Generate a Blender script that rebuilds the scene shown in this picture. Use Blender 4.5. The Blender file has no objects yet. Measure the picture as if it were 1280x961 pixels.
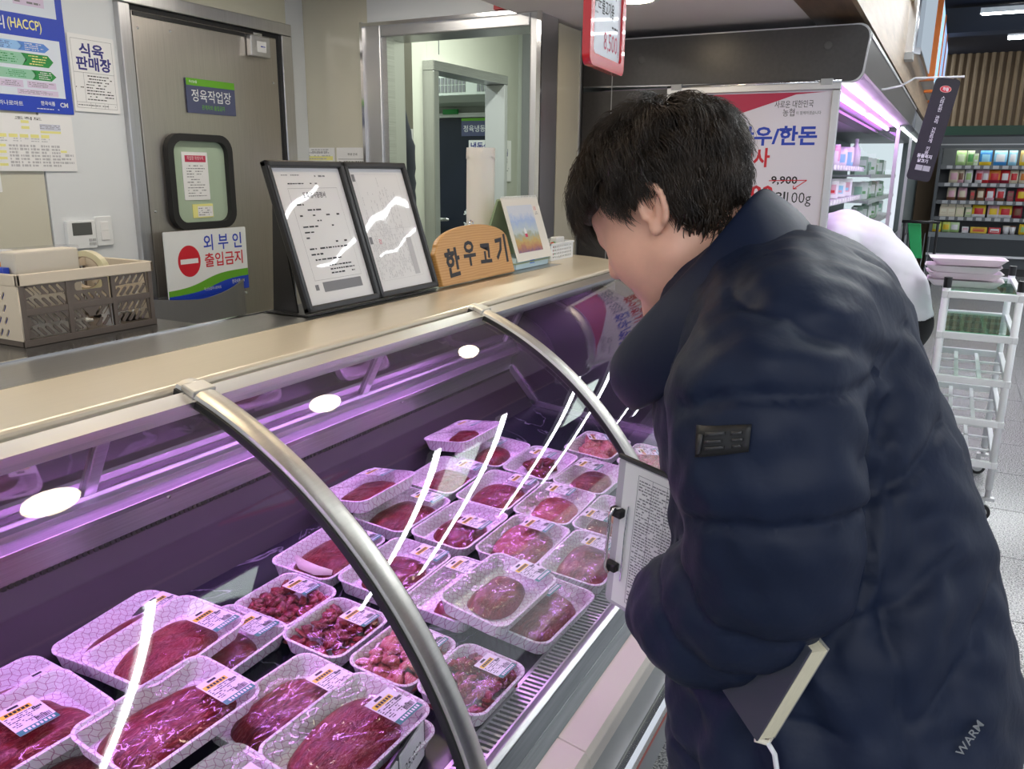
import bpy, bmesh, math, random
import numpy as np
from mathutils import Matrix, Vector, Euler

random.seed(7)
RNG = np.random.default_rng(11)
SC = bpy.context.scene
COL = SC.collection
PI = math.pi

# ------------------------------------------------------------------ camera
cam = bpy.data.objects.new('camera', bpy.data.cameras.new('camera'))
COL.objects.link(cam)
cam.data.sensor_width = 36.0
cam.data.lens = 36.0 * 1028.0 / 1280.0
cam.data.clip_start = 0.02
cam.data.clip_end = 100
_fw = Vector((0.859, 0.447, -0.251)).normalized()
_rt = Vector((0.464, -0.886, 0.010)); _rt = (_rt - _fw * _rt.dot(_fw)).normalized()
_up = _rt.cross(_fw).normalized()
cam.matrix_world = Matrix(((_rt.x, _up.x, -_fw.x, 0.0), (_rt.y, _up.y, -_fw.y, 0.0),
                           (_rt.z, _up.z, -_fw.z, 1.6), (0, 0, 0, 1)))
SC.camera = cam

# ------------------------------------------------------------------ world, view
w = bpy.data.worlds.new('world'); SC.world = w; w.use_nodes = True
w.node_tree.nodes['Background'].inputs[0].default_value = (0.80, 0.86, 0.95, 1)
w.node_tree.nodes['Background'].inputs[1].default_value = 0.33
SC.view_settings.view_transform = 'Standard'
SC.view_settings.look = 'None'
SC.view_settings.gamma = 1.0
SC.view_settings.exposure = 1.64
SC.cycles.transparent_max_bounces = 24

PURPLE = (0.72, 0.27, 0.96)
STRIP_POWER = 13.5          # emission of the ceiling light strips
DOWN_POWER = 12.0           # emission of the soffit downlights
TUBE_POWER = 20.5           # emission of the lilac tube in the meat case

# ------------------------------------------------------------------ helpers
def tag(o, label=None, cat=None, group=None, kind=None):
    if label: o['label'] = label
    if cat: o['category'] = cat
    if group: o['group'] = group
    if kind: o['kind'] = kind
    return o

def thing(name, label, cat, loc=(0, 0, 0), rot=(0, 0, 0), group=None):
    o = bpy.data.objects.new(name, None); COL.objects.link(o)
    o.empty_display_size = 0.05
    o.location = loc; o.rotation_euler = rot
    return tag(o, label, cat, group)

def ob(name, mesh, mats=None, parent=None, loc=(0, 0, 0), rot=(0, 0, 0), bev=0, seg=2, smooth=False):
    o = bpy.data.objects.new(name, mesh); COL.objects.link(o)
    if mats is not None:
        if not isinstance(mats, (list, tuple)): mats = [mats]
        if len(mesh.materials) == 0:
            for m in mats: mesh.materials.append(m)
    o.parent = parent; o.location = loc; o.rotation_euler = rot
    if smooth:
        mesh.polygons.foreach_set('use_smooth', [True] * len(mesh.polygons))
    if bev:
        b = o.modifiers.new('bevel', 'BEVEL'); b.width = bev; b.segments = seg; b.limit_method = 'ANGLE'
        b.angle_limit = 0.6
    return o

def struct(o):
    o['kind'] = 'structure'; return o

class MB:
    """collects shapes into one mesh"""
    def __init__(s): s.v = []; s.f = []; s.m = []
    def add(s, vs, fs, mi=0, M=None):
        k = len(s.v)
        for p in vs:
            p = Vector(p)
            s.v.append(tuple(M @ p) if M is not None else tuple(p))
        for f in fs: s.f.append([k + i for i in f]); s.m.append(mi)
        return s
    def box(s, x0, x1, y0, y1, z0, z1, mi=0, M=None):
        vs = [(x, y, z) for z in (z0, z1) for y in (y0, y1) for x in (x0, x1)]
        return s.add(vs, [(0, 2, 3, 1), (4, 5, 7, 6), (0, 1, 5, 4), (2, 6, 7, 3), (0, 4, 6, 2), (1, 3, 7, 5)], mi, M)
    def prism(s, poly, a0, a1, axis='x', mi=0, M=None):
        """closed 2D polygon extruded along axis; poly coords are the other two axes in xyz order"""
        n = len(poly)
        def P(p, a):
            return {'x': (a, p[0], p[1]), 'y': (p[0], a, p[1]), 'z': (p[0], p[1], a)}[axis]
        ar = sum(poly[i][0] * poly[(i + 1) % n][1] - poly[(i + 1) % n][0] * poly[i][1] for i in range(n))
        if axis == 'y': ar = -ar
        if ar < 0: poly = poly[::-1]
        vs = [P(p, a0) for p in poly] + [P(p, a1) for p in poly]
        fs = [list(range(n))[::-1], list(range(n, 2 * n))] + [(i, (i + 1) % n, n + (i + 1) % n, n + i) for i in range(n)]
        return s.add(vs, fs, mi, M)
    def tube(s, pts, r, n=8, mi=0, cap=True, M=None):
        pts = [Vector(p) for p in pts]; N = len(pts)
        rs = r if isinstance(r, (list, tuple)) else [r] * N
        rings = []; ref = None
        for i, p in enumerate(pts):
            t = (pts[min(i + 1, N - 1)] - pts[max(i - 1, 0)])
            if t.length < 1e-9: t = Vector((0, 0, 1))
            t.normalize()
            if ref is None: ref = t.orthogonal().normalized()
            ref = (ref - t * ref.dot(t))
            ref = ref.normalized() if ref.length > 1e-6 else t.orthogonal().normalized()
            b = t.cross(ref)
            rings.append([p + (ref * math.cos(2 * PI * k / n) + b * math.sin(2 * PI * k / n)) * rs[i] for k in range(n)])
        return s.loft(rings, mi, cap, M)
    def loft(s, rings, mi=0, cap=True, M=None, closed=True):
        n = len(rings[0]); vs = [p for r in rings for p in r]; fs = []
        for i in range(len(rings) - 1):
            for k in range(n if closed else n - 1):
                k2 = (k + 1) % n
                fs.append((i * n + k, i * n + k2, (i + 1) * n + k2, (i + 1) * n + k))
        if cap:
            fs.append(list(range(n))[::-1]); fs.append([(len(rings) - 1) * n + k for k in range(n)])
        return s.add(vs, fs, mi, M)
    def lathe(s, prof, n=20, mi=0, M=None, cap=False):
        rings = [[(r * math.cos(2 * PI * k / n), r * math.sin(2 * PI * k / n), z) for k in range(n)] for r, z in prof]
        return s.loft(rings, mi, cap, M)
    def quad(s, a, b, c, d, mi=0): return s.add([a, b, c, d], [(0, 1, 2, 3)], mi)
    def mesh(s, name='m'):
        m = bpy.data.meshes.new(name); m.from_pydata(s.v, [], s.f)
        m.polygons.foreach_set('material_index', s.m); m.update(); return m
    def build(s, name, mats=None, parent=None, **k):
        return ob(name, s.mesh(name), mats, parent, **k)

def rrect(w, h, r, n=4):
    """rounded rectangle outline centred on 0"""
    out = []
    for cx, cy, a0 in ((w/2-r, h/2-r, 0), (-w/2+r, h/2-r, 90), (-w/2+r, -h/2+r, 180), (w/2-r, -h/2+r, 270)):
        for k in range(n + 1):
            a = math.radians(a0 + 90 * k / n); out.append((cx + r * math.cos(a), cy + r * math.sin(a)))
    return out

_tc = {}
def text_mesh(s, size, bold=0.0, width=None):
    key = (s, size, bold, width)
    if key in _tc: return _tc[key]
    c = bpy.data.curves.new('t', 'FONT'); c.body = s; c.size = size
    c.align_x = 'CENTER'; c.align_y = 'CENTER'; c.offset = bold * size; c.resolution_u = 2
    o = bpy.data.objects.new('t', c); COL.objects.link(o)
    bpy.context.view_layer.update()
    m = bpy.data.meshes.new_from_object(o.evaluated_get(bpy.context.evaluated_depsgraph_get()))
    bpy.data.objects.remove(o); m.name = 'lettering'
    n = len(m.vertices); a = np.zeros(n * 3); m.vertices.foreach_get('co', a); a = a.reshape(-1, 3)
    if n:
        mid = (a[:, :2].max(0) + a[:, :2].min(0)) / 2; a[:, :2] -= mid
        if width: a[:, 0] *= width / (a[:, 0].max() - a[:, 0].min())
        m.vertices.foreach_set('co', a.ravel()); m.update()
    m.materials.clear(); _tc[key] = m
    return m

def text(s, size, mt, parent, x, y, z=0.0, bold=0.01, width=None, name='lettering', rz=0.0):
    m = text_mesh(s, size, bold, width).copy()
    return ob(name, m, mt, parent, (x, y, z), (0, 0, rz))

def flat(name, pts, mt, parent, z):
    m = bpy.data.meshes.new(name); m.from_pydata([(p[0], p[1], z) for p in pts], [], [list(range(len(pts)))]); m.update()
    return ob(name, m, mt, parent)

def rect(x0, x1, y0, y1): return [(x0, y0), (x1, y0), (x1, y1), (x0, y1)]

def dashes(name, x0, x1, y0, y1, rows, mt, parent, z, fill=0.8, hgt=0.45, rag=0.3, seed=1, vert=False):
    """rows of tiny printed dashes, as unreadable small print"""
    R = random.Random(seed); b = MB()
    dy = (y1 - y0) / rows
    for r in range(rows):
        y = y1 - (r + 0.5) * dy; x = x0; end = x1 - (x1 - x0) * rag * R.random()
        while x < end:
            wd = dy * R.uniform(0.35, 1.4); hh = dy * hgt * R.uniform(.7, 1)
            if R.random() < fill:
                q = rect(x, min(x + wd, end), y - hh / 2, y + hh / 2)
                if vert: q = [(p[1], p[0]) for p in q][::-1]
                b.add([(p[0], p[1], z) for p in q], [(0, 1, 2, 3)])
            x += wd + dy * 0.25
    return tag(b.build(name, mt, parent), kind='stuff')

def holed_plate(outer, holes, thick, bevel=0.0):
    """flat plate with real holes, in its local XY plane, z from 0 to thick"""
    c = bpy.data.curves.new('p', 'CURVE'); c.dimensions = '2D'; c.fill_mode = 'BOTH'; c.extrude = thick / 2
    for ps in [outer] + holes:
        sp = c.splines.new('POLY'); sp.points.add(len(ps) - 1)
        for p, q in zip(sp.points, ps): p.co = (q[0], q[1], 0, 1)
        sp.use_cyclic_u = True
    o = bpy.data.objects.new('p', c); COL.objects.link(o); bpy.context.view_layer.update()
    m = bpy.data.meshes.new_from_object(o.evaluated_get(bpy.context.evaluated_depsgraph_get()))
    bpy.data.objects.remove(o); m.materials.clear()
    m.transform(Matrix.Translation((0, 0, thick / 2)))
    return m

def copy_tree(o, parent=None):
    c = o.copy(); COL.objects.link(c); c.parent = parent
    for ch in list(o.children): copy_tree(ch, c)
    return c

# orientation of flat signs: local XY is the face, local Z looks at the shopper
FACE_Y = (PI / 2, 0, 0)            # faces -Y
FACE_X = (PI / 2, 0, -PI / 2)      # faces -X

# ------------------------------------------------------------------ materials
def nt(name):
    m = bpy.data.materials.new(name); m.use_nodes = True
    t = m.node_tree; return m, t, t.nodes['Principled BSDF']

def mat(name, col, rough=0.5, metal=0.0, coat=0.0, spec=0.5, emit=None, es=0.0, var=0.0, vs=8.0, bump=0.0, bs=60.0,
        stretch=None, sss=0.0, sheen=0.0, alpha=None):
    m, t, b = nt(name); L = t.links
    b.inputs['Base Color'].default_value = (*col, 1); b.inputs['Roughness'].default_value = rough
    b.inputs['Metallic'].default_value = metal; b.inputs['Coat Weight'].default_value = coat
    b.inputs['Coat Roughness'].default_value = 0.03; b.inputs['Specular IOR Level'].default_value = spec
    if sss:
        b.inputs['Subsurface Weight'].default_value = sss; b.inputs['Subsurface Radius'].default_value = (0.012, 0.005, 0.003)
        b.inputs['Subsurface Scale'].default_value = 1.0
    if sheen: b.inputs['Sheen Weight'].default_value = sheen; b.inputs['Sheen Roughness'].default_value = 0.4
    if alpha is not None: b.inputs['Alpha'].default_value = alpha
    if emit: b.inputs['Emission Color'].default_value = (*emit, 1); b.inputs['Emission Strength'].default_value = es
    if var or bump:
        tc = t.nodes.new('ShaderNodeTexCoord'); vec = tc.outputs['Object']
        if stretch:
            mp = t.nodes.new('ShaderNodeMapping'); mp.inputs['Scale'].default_value = stretch
            L.new(vec, mp.inputs[0]); vec = mp.outputs[0]
    if var:
        n = t.nodes.new('ShaderNodeTexNoise'); n.inputs['Scale'].default_value = vs; n.inputs['Detail'].default_value = 6
        L.new(vec, n.inputs['Vector'])
        r = t.nodes.new('ShaderNodeValToRGB')
        r.color_ramp.elements[0].position = .3; r.color_ramp.elements[1].position = .7
        r.color_ramp.elements[0].color = (*[max(0, c * (1 - var)) for c in col], 1)
        r.color_ramp.elements[1].color = (*[min(1, c * (1 + var)) for c in col], 1)
        L.new(n.outputs[0], r.inputs[0]); L.new(r.outputs[0], b.inputs['Base Color'])
    if bump:
        n = t.nodes.new('ShaderNodeTexNoise'); n.inputs['Scale'].default_value = bs; n.inputs['Detail'].default_value = 4
        L.new(vec, n.inputs['Vector'])
        bp = t.nodes.new('ShaderNodeBump'); bp.inputs['Strength'].default_value = bump; bp.inputs['Distance'].default_value = 0.01
        L.new(n.outputs[0], bp.inputs['Height']); L.new(bp.outputs[0], b.inputs['Normal'])
    return m

def clear(name, tint=(1, 1, 1), ior=1.5, rough=0.0, bump=0.0, bs=30.0, haze=0.0):
    """thin clear sheet: lets light through, reflects by Fresnel"""
    m = bpy.data.materials.new(name); m.use_nodes = True; t = m.node_tree; t.nodes.clear(); L = t.links
    out = t.nodes.new('ShaderNodeOutputMaterial'); mx = t.nodes.new('ShaderNodeMixShader')
    tr = t.nodes.new('ShaderNodeBsdfTransparent'); tr.inputs[0].default_value = (*tint, 1)
    gl = t.nodes.new('ShaderNodeBsdfGlossy'); gl.inputs['Roughness'].default_value = rough
    fr = t.nodes.new('ShaderNodeFresnel'); fr.inputs[0].default_value = ior
    ge = t.nodes.new('ShaderNodeNewGeometry'); ir = t.nodes.new('ShaderNodeMath'); ir.operation = 'MULTIPLY_ADD'   # same index seen from either side of the sheet
    L.new(ge.outputs['Backfacing'], ir.inputs[0]); ir.inputs[1].default_value = 1 / ior - ior; ir.inputs[2].default_value = ior; L.new(ir.outputs[0], fr.inputs[0])
    L.new(fr.outputs[0], mx.inputs[0]); L.new(tr.outputs[0], mx.inputs[1]); L.new(gl.outputs[0], mx.inputs[2])
    if bump:
        tc = t.nodes.new('ShaderNodeTexCoord'); n = t.nodes.new('ShaderNodeTexNoise'); n.inputs['Scale'].default_value = bs
        n.inputs['Distortion'].default_value = 1.2
        L.new(tc.outputs['Object'], n.inputs['Vector'])
        bp = t.nodes.new('ShaderNodeBump'); bp.inputs['Strength'].default_value = bump; bp.inputs['Distance'].default_value = 0.01
        L.new(n.outputs[0], bp.inputs['Height']); L.new(bp.outputs[0], gl.inputs['Normal']); L.new(bp.outputs[0], fr.inputs['Normal'])
    L.new(mx.outputs[0], out.inputs[0])
    return m

def emis(name, col, s):
    m = bpy.data.materials.new(name); m.use_nodes = True; t = m.node_tree; t.nodes.clear()
    o = t.nodes.new('ShaderNodeOutputMaterial'); e = t.nodes.new('ShaderNodeEmission')
    e.inputs[0].default_value = (*col, 1); e.inputs[1].default_value = s
    t.links.new(e.outputs[0], o.inputs[0]); return m

def brushed(name, col, rough=0.32, axis='x', amt=0.12):
    st = {'x': (2, 90, 90), 'y': (90, 2, 90), 'z': (90, 90, 2)}[axis]
    return mat(name, col, rough, 1.0, var=amt, vs=3.0, bump=0.05, bs=5.0, stretch=st)

M = {}
M['steel'] = brushed('brushed_steel', (0.56, 0.56, 0.57), 0.3)
M['steel_z'] = brushed('brushed_steel_upright', (0.56, 0.56, 0.57), 0.3, 'z', .06)
M['steel_dark'] = brushed('dark_steel', (0.24, 0.25, 0.26), 0.3)
M['steel_door'] = brushed('door_steel', (0.49, 0.46, 0.42), 0.36, 'z', 0.06)
M['chrome'] = mat('chrome', (0.75, 0.75, 0.76), 0.12, 1.0)
M['alu'] = mat('aluminium', (0.62, 0.62, 0.63), 0.35, 1.0)
M['cream_steel'] = mat('satin_cream_steel', (0.80, 0.71, 0.55), 0.30, 0.4, var=0.02, vs=3, bump=0.012, bs=8, stretch=(1, 30, 30))
M['white'] = mat('white_paint', (0.80, 0.82, 0.83), 0.4)
M['white_wall'] = mat('white_panel', (0.72, 0.75, 0.77), 0.35)
M['paper'] = mat('paper', (0.84, 0.84, 0.84), 0.5)
M['paper_gloss'] = mat('paper_under_acrylic', (0.80, 0.80, 0.81), 0.5, coat=0.8)
_t = M['paper_gloss'].node_tree; _q = _t.nodes.new('ShaderNodeTexCoord'); _n = _t.nodes.new('ShaderNodeTexNoise'); _n.inputs['Scale'].default_value = 7; _n.inputs['Detail'].default_value = 0
_b = _t.nodes.new('ShaderNodeBump'); _b.inputs['Strength'].default_value = 1; _b.inputs['Distance'].default_value = 0.0022
_t.links.new(_q.outputs['Object'], _n.inputs['Vector']); _t.links.new(_n.outputs[0], _b.inputs['Height']); _t.links.new(_b.outputs[0], _t.nodes['Principled BSDF'].inputs['Coat Normal'])
M['cream'] = mat('cream_paint', (0.78, 0.72, 0.60), 0.35)
M['beige'] = mat('beige_panel', (0.62, 0.60, 0.49), 0.22, coat=0.4, var=0.03, vs=2)
M['green_wall'] = mat('pale_green_panel', (0.53, 0.55, 0.48), 0.4, var=0.03, vs=2)
M['black'] = mat('black_plastic', (0.012, 0.012, 0.013), 0.35)
M['rubber'] = mat('rubber', (0.015, 0.015, 0.016), 0.6)
M['dark'] = mat('dark_grey', (0.05, 0.05, 0.052), 0.45)
M['grey'] = mat('grey', (0.22, 0.23, 0.24), 0.45)
M['light_grey'] = mat('light_grey', (0.48, 0.49, 0.5), 0.4)
M['blue'] = mat('print_blue', (0.015, 0.055, 0.50), 0.4)
M['navy_print'] = mat('print_navy', (0.03, 0.03, 0.22), 0.5)
M['lblue'] = mat('print_light_blue', (0.10, 0.26, 0.72), 0.45)
M['green'] = mat('print_green', (0.02, 0.28, 0.06), 0.45)
M['lgreen'] = mat('print_light_green', (0.12, 0.42, 0.16), 0.45)
M['lime'] = mat('print_lime', (0.13, 0.40, 0.02), 0.45)
M['red'] = mat('print_red', (0.62, 0.012, 0.03), 0.4)
M['crimson'] = mat('print_crimson', (0.55, 0.03, 0.09), 0.45)
M['yellow'] = mat('print_yellow', (0.85, 0.65, 0.05), 0.45)
M['lyellow'] = mat('print_pale_yellow', (0.85, 0.82, 0.30), 0.45)
M['pink'] = mat('print_pink', (0.80, 0.55, 0.65), 0.45)
M['ink'] = mat('print_black', (0.015, 0.015, 0.02), 0.5)
M['ink_grey'] = mat('print_grey', (0.20, 0.20, 0.22), 0.5)
M['ink_pale'] = mat('print_pale_grey', (0.50, 0.50, 0.52), 0.5)
M['slate'] = mat('print_slate', (0.075, 0.085, 0.17), 0.4)
M['glass'] = clear('case_glass', (0.97, 0.985, 0.98), 1.5)
M['pane'] = clear('window_pane', (0.93, 0.97, 0.95), 1.5)
M['film'] = clear('stretch_film', (0.99, 0.985, 0.99), 1.33, 0.035, bump=0.6, bs=16.0)
M['dark_panel'] = mat('dark_laminate', (0.075, 0.07, 0.068), 0.3, var=0.08, vs=60)
M['strip_light'] = emis('strip_light', (0.95, 0.98, 1.0), STRIP_POWER)
M['downlight'] = emis('downlight', (1.0, 0.80, 0.52), DOWN_POWER)
M['tube_light'] = emis('lilac_tube', PURPLE, TUBE_POWER)
# ================================================================== SETTING
def make_floor_mat():
    m, t, b = nt('granite'); L = t.links
    tc = t.nodes.new('ShaderNodeTexCoord'); n = t.nodes.new('ShaderNodeTexNoise'); n.inputs['Scale'].default_value = 150; n.inputs['Detail'].default_value = 3
    L.new(tc.outputs['Object'], n.inputs['Vector'])
    r = t.nodes.new('ShaderNodeValToRGB'); e = r.color_ramp.elements
    e[0].position = .38; e[0].color = (.10, .10, .11, 1); e[1].position = .62; e[1].color = (.56, .56, .55, 1)
    x = e.new(.5); x.color = (.34, .34, .34, 1)
    L.new(n.outputs[0], r.inputs[0]); L.new(r.outputs[0], b.inputs['Base Color'])
    b.inputs['Roughness'].default_value = .17
    return m
M['granite'] = make_floor_mat()
floor = struct(MB().box(-6, 17.2, -6.2, 5.4, -0.06, -0.006).build('floor', mat('grout', (.16, .16, .16), .7)))
# granite tiles where the shopper's side of the floor shows
tile_bm = MB().box(0, .594, 0, .594, -.006, 0).mesh('tile'); tile_bm.materials.append(M['granite'])
for i in range(-1, 17):
    for j in range(-4, 2):
        ob('tile', tile_bm, None, floor, (0.3 + i * .6, -0.03 + j * .6, 0))
for i in range(17, 27):
    ob('tile', MB().box(0, .594, 0, 3.594, -.006, 0).mesh('tile'), M['granite'], floor, (0.3 + i * .6, -2.43, 0))

# walls -----------------------------------------------------------------
wl = struct(MB().box(-1.2, 3.6, 3.02, 3.14, 0, 2.6).build('wall_left', M['beige']))
# wall_left: beige panel, white panel, corner strip
MB().box(-1.2, 1.985, 3.0, 3.02, 0, 2.5).build('panel', M['beige'], wl)
MB().box(1.99, 2.352, 2.995, 3.02, 0, 2.5).build('panel', M['white_wall'], wl)
MB().box(3.325, 3.448, 2.996, 3.02, 0, 2.5).build('panel', M['white_wall'], wl)
MB().box(2.352, 3.325, 2.999, 3.02, 2.28, 2.5).build('panel', mat('cream_panel', (.66, .65, .53), .3), wl)
# front wall of the cold room (faces the shopper), with the doorway in it
wb = struct(MB().box(3.45, 3.60, 2.60, 3.02, 0, 2.5).build('wall_back', M['beige']))
MB().box(3.45, 3.60, 1.66, 2.60, 2.276, 2.5).build('panel', M['white_wall'], wb)
MB().box(3.42, 3.45, 1.752, 1.89, 2.285, 2.36).build('red_strip', M['red'], wb)
# side wall of the cold room
ws = struct(MB().box(3.61, 3.86, 1.66, 1.74, 0, 2.245).build('wall_right', mat('warm_beige_panel', (.60, .56, .43), .16, coat=.5)))
MB().box(3.862, 3.875, 1.655, 1.68, 0, 2.245).build('edge_strip', M['alu'], ws)
# cold room doorway frame
dr2 = struct(MB().box(3.40, 3.60, 2.49, 2.598, 0, 2.275).build('trim_1', M['alu'], bev=.006))
MB().box(3.385, 3.40, 2.585, 2.60, 0, 2.275).build('edge_bead', M['chrome'], dr2)
MB().box(3.41, 3.47, 2.46, 2.49, 0, 2.21).build('inner_stop', M['steel'], dr2)
MB().box(3.40, 3.60, 1.655, 1.70, 0, 2.275).build('jamb', M['alu'], dr2, bev=.006)
MB().box(3.385, 3.40, 1.64, 1.66, 0, 2.275).build('edge_bead', M['chrome'], dr2)
MB().box(3.40, 3.60, 1.70, 2.49, 2.205, 2.275).build('lintel', M['alu'], dr2, bev=.006)
MB().box(3.385, 3.40, 1.66, 2.585, 2.255, 2.27).build('edge_bead', M['chrome'], dr2)
# inside of the cold room
wi = struct(MB().box(3.60, 4.955, 3.25, 3.33, 0, 2.9).box(5.95, 6.3, 3.25, 3.33, 0, 2.9).box(4.956, 5.949, 3.25, 3.33, 2.30, 2.9).build('wall_inner', M['green_wall']))
MB().box(5.1, 5.104, 3.244, 3.25, 2.37, 2.9).build('panel_joint', M['grey'], wi)
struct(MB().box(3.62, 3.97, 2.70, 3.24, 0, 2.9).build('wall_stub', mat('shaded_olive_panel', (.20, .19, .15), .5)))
wf = struct(MB().box(6.3, 6.4, 1.66, 5.1, 0, 2.9).build('wall_far_cold_room', mat('green_grey_panel', (.42, .45, .41), .4)))
MB().box(6.27, 6.30, 3.10, 3.20, 0, 2.9).build('corner_strip', M['grey'], wf)
wcs = struct(MB().box(3.9, 6.3, 1.72, 1.76, 0, 2.9).build('wall_cold_room_side', M['green_wall']))
MB().box(3.876, 4.02, 1.705, 1.72, 0, 2.37).build('filler_panel', M['dark_panel'], wcs)
struct(MB().box(3.61, 6.3, 1.75, 3.24, 2.91, 2.95).box(3.61, 6.3, 3.34, 5.1, 2.91, 2.95).build('ceiling_cold_room', M['white']))
struct(MB().box(3.62, 3.7, 3.34, 5.1, 0, 2.9).box(3.62, 6.3, 5.1, 5.18, 0, 2.9).build('wall_cold_store', M['green_wall']))
# inner doorway frame
dr3 = struct(MB().box(4.90, 4.965, 3.16, 3.34, 0, 2.245).build('trim_2', M['steel_z'], bev=.005))
MB().box(5.91, 5.96, 3.165, 3.34, 0, 2.245).build('jamb', M['light_grey'], dr3, bev=.005)
MB().box(4.90, 5.96, 3.16, 3.34, 2.246, 2.31).build('lintel', M['steel'], dr3, bev=.005)

# soffit over the counter, wooden fascia --------------------------------------
SOF = 2.26
def wood_mat(name, c0, c1, stretch, rough=.4):
    m, t, b = nt(name); L = t.links
    tc = t.nodes.new('ShaderNodeTexCoord'); mp = t.nodes.new('ShaderNodeMapping'); mp.inputs['Scale'].default_value = stretch
    n = t.nodes.new('ShaderNodeTexNoise'); n.inputs['Scale'].default_value = 3; n.inputs['Detail'].default_value = 8; n.inputs['Distortion'].default_value = .6
    r = t.nodes.new('ShaderNodeValToRGB'); r.color_ramp.elements[0].position = .3; r.color_ramp.elements[1].position = .7
    r.color_ramp.elements[0].color = (*c0, 1); r.color_ramp.elements[1].color = (*c1, 1)
    L.new(tc.outputs['Object'], mp.inputs[0]); L.new(mp.outputs[0], n.inputs['Vector']); L.new(n.outputs[0], r.inputs[0])
    L.new(r.outputs[0], b.inputs['Base Color']); b.inputs['Roughness'].default_value = rough
    return m
M['wood_dark'] = wood_mat('dark_oak', (.10, .055, .030), (.20, .11, .06), (1, 8, 8))
M['wood_face'] = wood_mat('oak_face', (.30, .21, .13), (.44, .32, .21), (1, 10, 10))
sof = struct(MB().box(-1.2, 4.4, .647, 1.75, SOF, SOF + .05).build('ceiling', mat('mauve_white_soffit', (.84, .77, .78), .6)))
MB().box(-1.2, 3.45, 1.75, 3.2, 2.42, 2.47).box(-1.2, 3.45, 1.75, 1.77, SOF, 2.42).build('staff_ceiling', bpy.data.materials['mauve_white_soffit'], sof)
fa = struct(MB().box(-1.2, 15.9, .425, .445, 2.255, 3.55).build('trim_3', M['wood_face']))
MB().box(-1.2, 15.9, .445, .6465, 2.255, 2.28).build('underside_board', M['wood_dark'], fa)
for k in range(9):
    MB().box(6.05 + k * .07, 6.09 + k * .07, .405, .425, 2.75, 3.5).build('batten', M['wood_face'], fa)
# main ceiling of the store
cl = struct(MB().box(-6, 17.2, -6.2, .42, 3.60, 3.70).build('ceiling_store', mat('navy_ceiling', (.018, .028, .055), .6)))
MB().box(12.0, 12.35, -4.2, .40, 3.28, 3.56).build('duct', mat('navy_duct', (.02, .03, .05), .5), cl)

# far wall: wooden slats above the wall fridge
wfar = struct(MB().box(16.75, 16.85, -4.2, .6, 0, 3.7).build('wall_far', mat('brown_backing', (.20, .14, .085), .7)))
slat = MB().prism([(0, -.035), (-.05, -.028), (-.06, 0), (-.05, .028), (0, .035)], 2.43, 3.6, 'z').mesh('slat')
slat.materials.append(wood_mat('slat_oak', (.36, .26, .15), (.48, .35, .21), (10, 10, 1)))
for k in range(24):
    ob('slat', slat, None, wfar, (16.748, .52 - k * .118, 0))
MB().box(16.70, 16.749, -4.2, .6, 2.28, 2.43).build('header_board', mat('dark_green_board', (.012, .075, .04), .5), wfar)

struct(MB().box(12.2, 16.75, .60, .66, 0, 2.25).build('wall_aisle', mat('grey_teal_panel', (.12, .15, .15), .5)))

# ------------------------------------------------------------------ ceiling lamps
strip_bm = MB().box(-.035, .035, -2.4, -.03, 0, .01).mesh('tube'); strip_bm.materials.append(M['strip_light'])
house_bm = MB().box(-.05, .05, -2.42, -.01, .01, .06).mesh('housing'); house_bm.materials.append(M['white'])
rod_bm = MB().tube([(0, 0, .06), (0, 0, .40)], .006).mesh('hanger'); rod_bm.materials.append(M['grey'])
names = ['nearest to the counter end', 'second from the counter end', 'third from the counter end', 'fourth from the counter end', 'fifth from the counter end',
         'sixth from the counter end', 'seventh from the counter end', 'last before the slatted wall', 'in front of the slatted wall']
for k, x in enumerate((2.02, 4.2, 5.1, 6.5, 7.42, 9.4, 10.3)):
    t = thing('ceiling_light', 'white strip light hung under the navy ceiling, ' + names[k], 'light', (x, 0, 3.2), group='strip lights over the aisle')
    ob('tube', strip_bm, None, t).scale = (.62 if k == 0 else 1, 1, 1); ob('housing', house_bm, None, t); ob('hanger', rod_bm, None, t, (0, -.4, 0)); ob('hanger', rod_bm, None, t, (0, -2.0, 0))
for k, (x, nm) in enumerate(((12.45, 'upper of the two bars before the slatted wall'), (13.4, 'lower of the two bars before the slatted wall'))):
    t = thing('ceiling_light', 'short white light bar, ' + nm, 'light', (x, -.38, 3.36), group='strip lights over the aisle')
    MB().box(-.05, .05, -1.2, 0, 0, .03).build('tube', M['strip_light'], t)
    MB().box(-.06, .06, -1.21, .01, .03, .08).build('housing', M['white'], t)
    MB().tube([(0, -.1, .08), (0, -.1, .24)], .006).build('hanger', M['grey'], t); MB().tube([(0, -1.1, .08), (0, -1.1, .24)], .006).build('hanger', M['grey'], t)
for k, (x, y) in enumerate(((-1.0, 0), (-1.0, -2.6), (-2.4, 0), (-2.4, -2.6), (-3.8, 0), (-3.8, -2.6))):     # unseen strips added behind the camera to light the walls
    t = thing('ceiling_light', 'added unseen strip light behind the viewpoint, ' + ('near end of first row', 'far end of first row', 'near end of second row', 'far end of second row', 'near end of third row', 'far end of third row')[k], 'light', (x, y, 3.2), group='strip lights over the aisle')
    ob('tube', strip_bm, None, t); ob('housing', house_bm, None, t); ob('hanger', rod_bm, None, t, (0, -.4, 0)); ob('hanger', rod_bm, None, t, (0, -2.0, 0))
t = thing('soffit_strip', 'long warm white strip light in the soffit over the staff aisle', 'light', (1.5, 2.25, 2.407))
MB().box(-1.6, 1.6, -.05, .05, 0, .004).build('tube', emis('soffit_strip_light', (1.0, .93, .82), 6.0), t); MB().box(-1.62, 1.62, -.06, .06, .004, .012).build('housing', M['white'], t)
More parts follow.
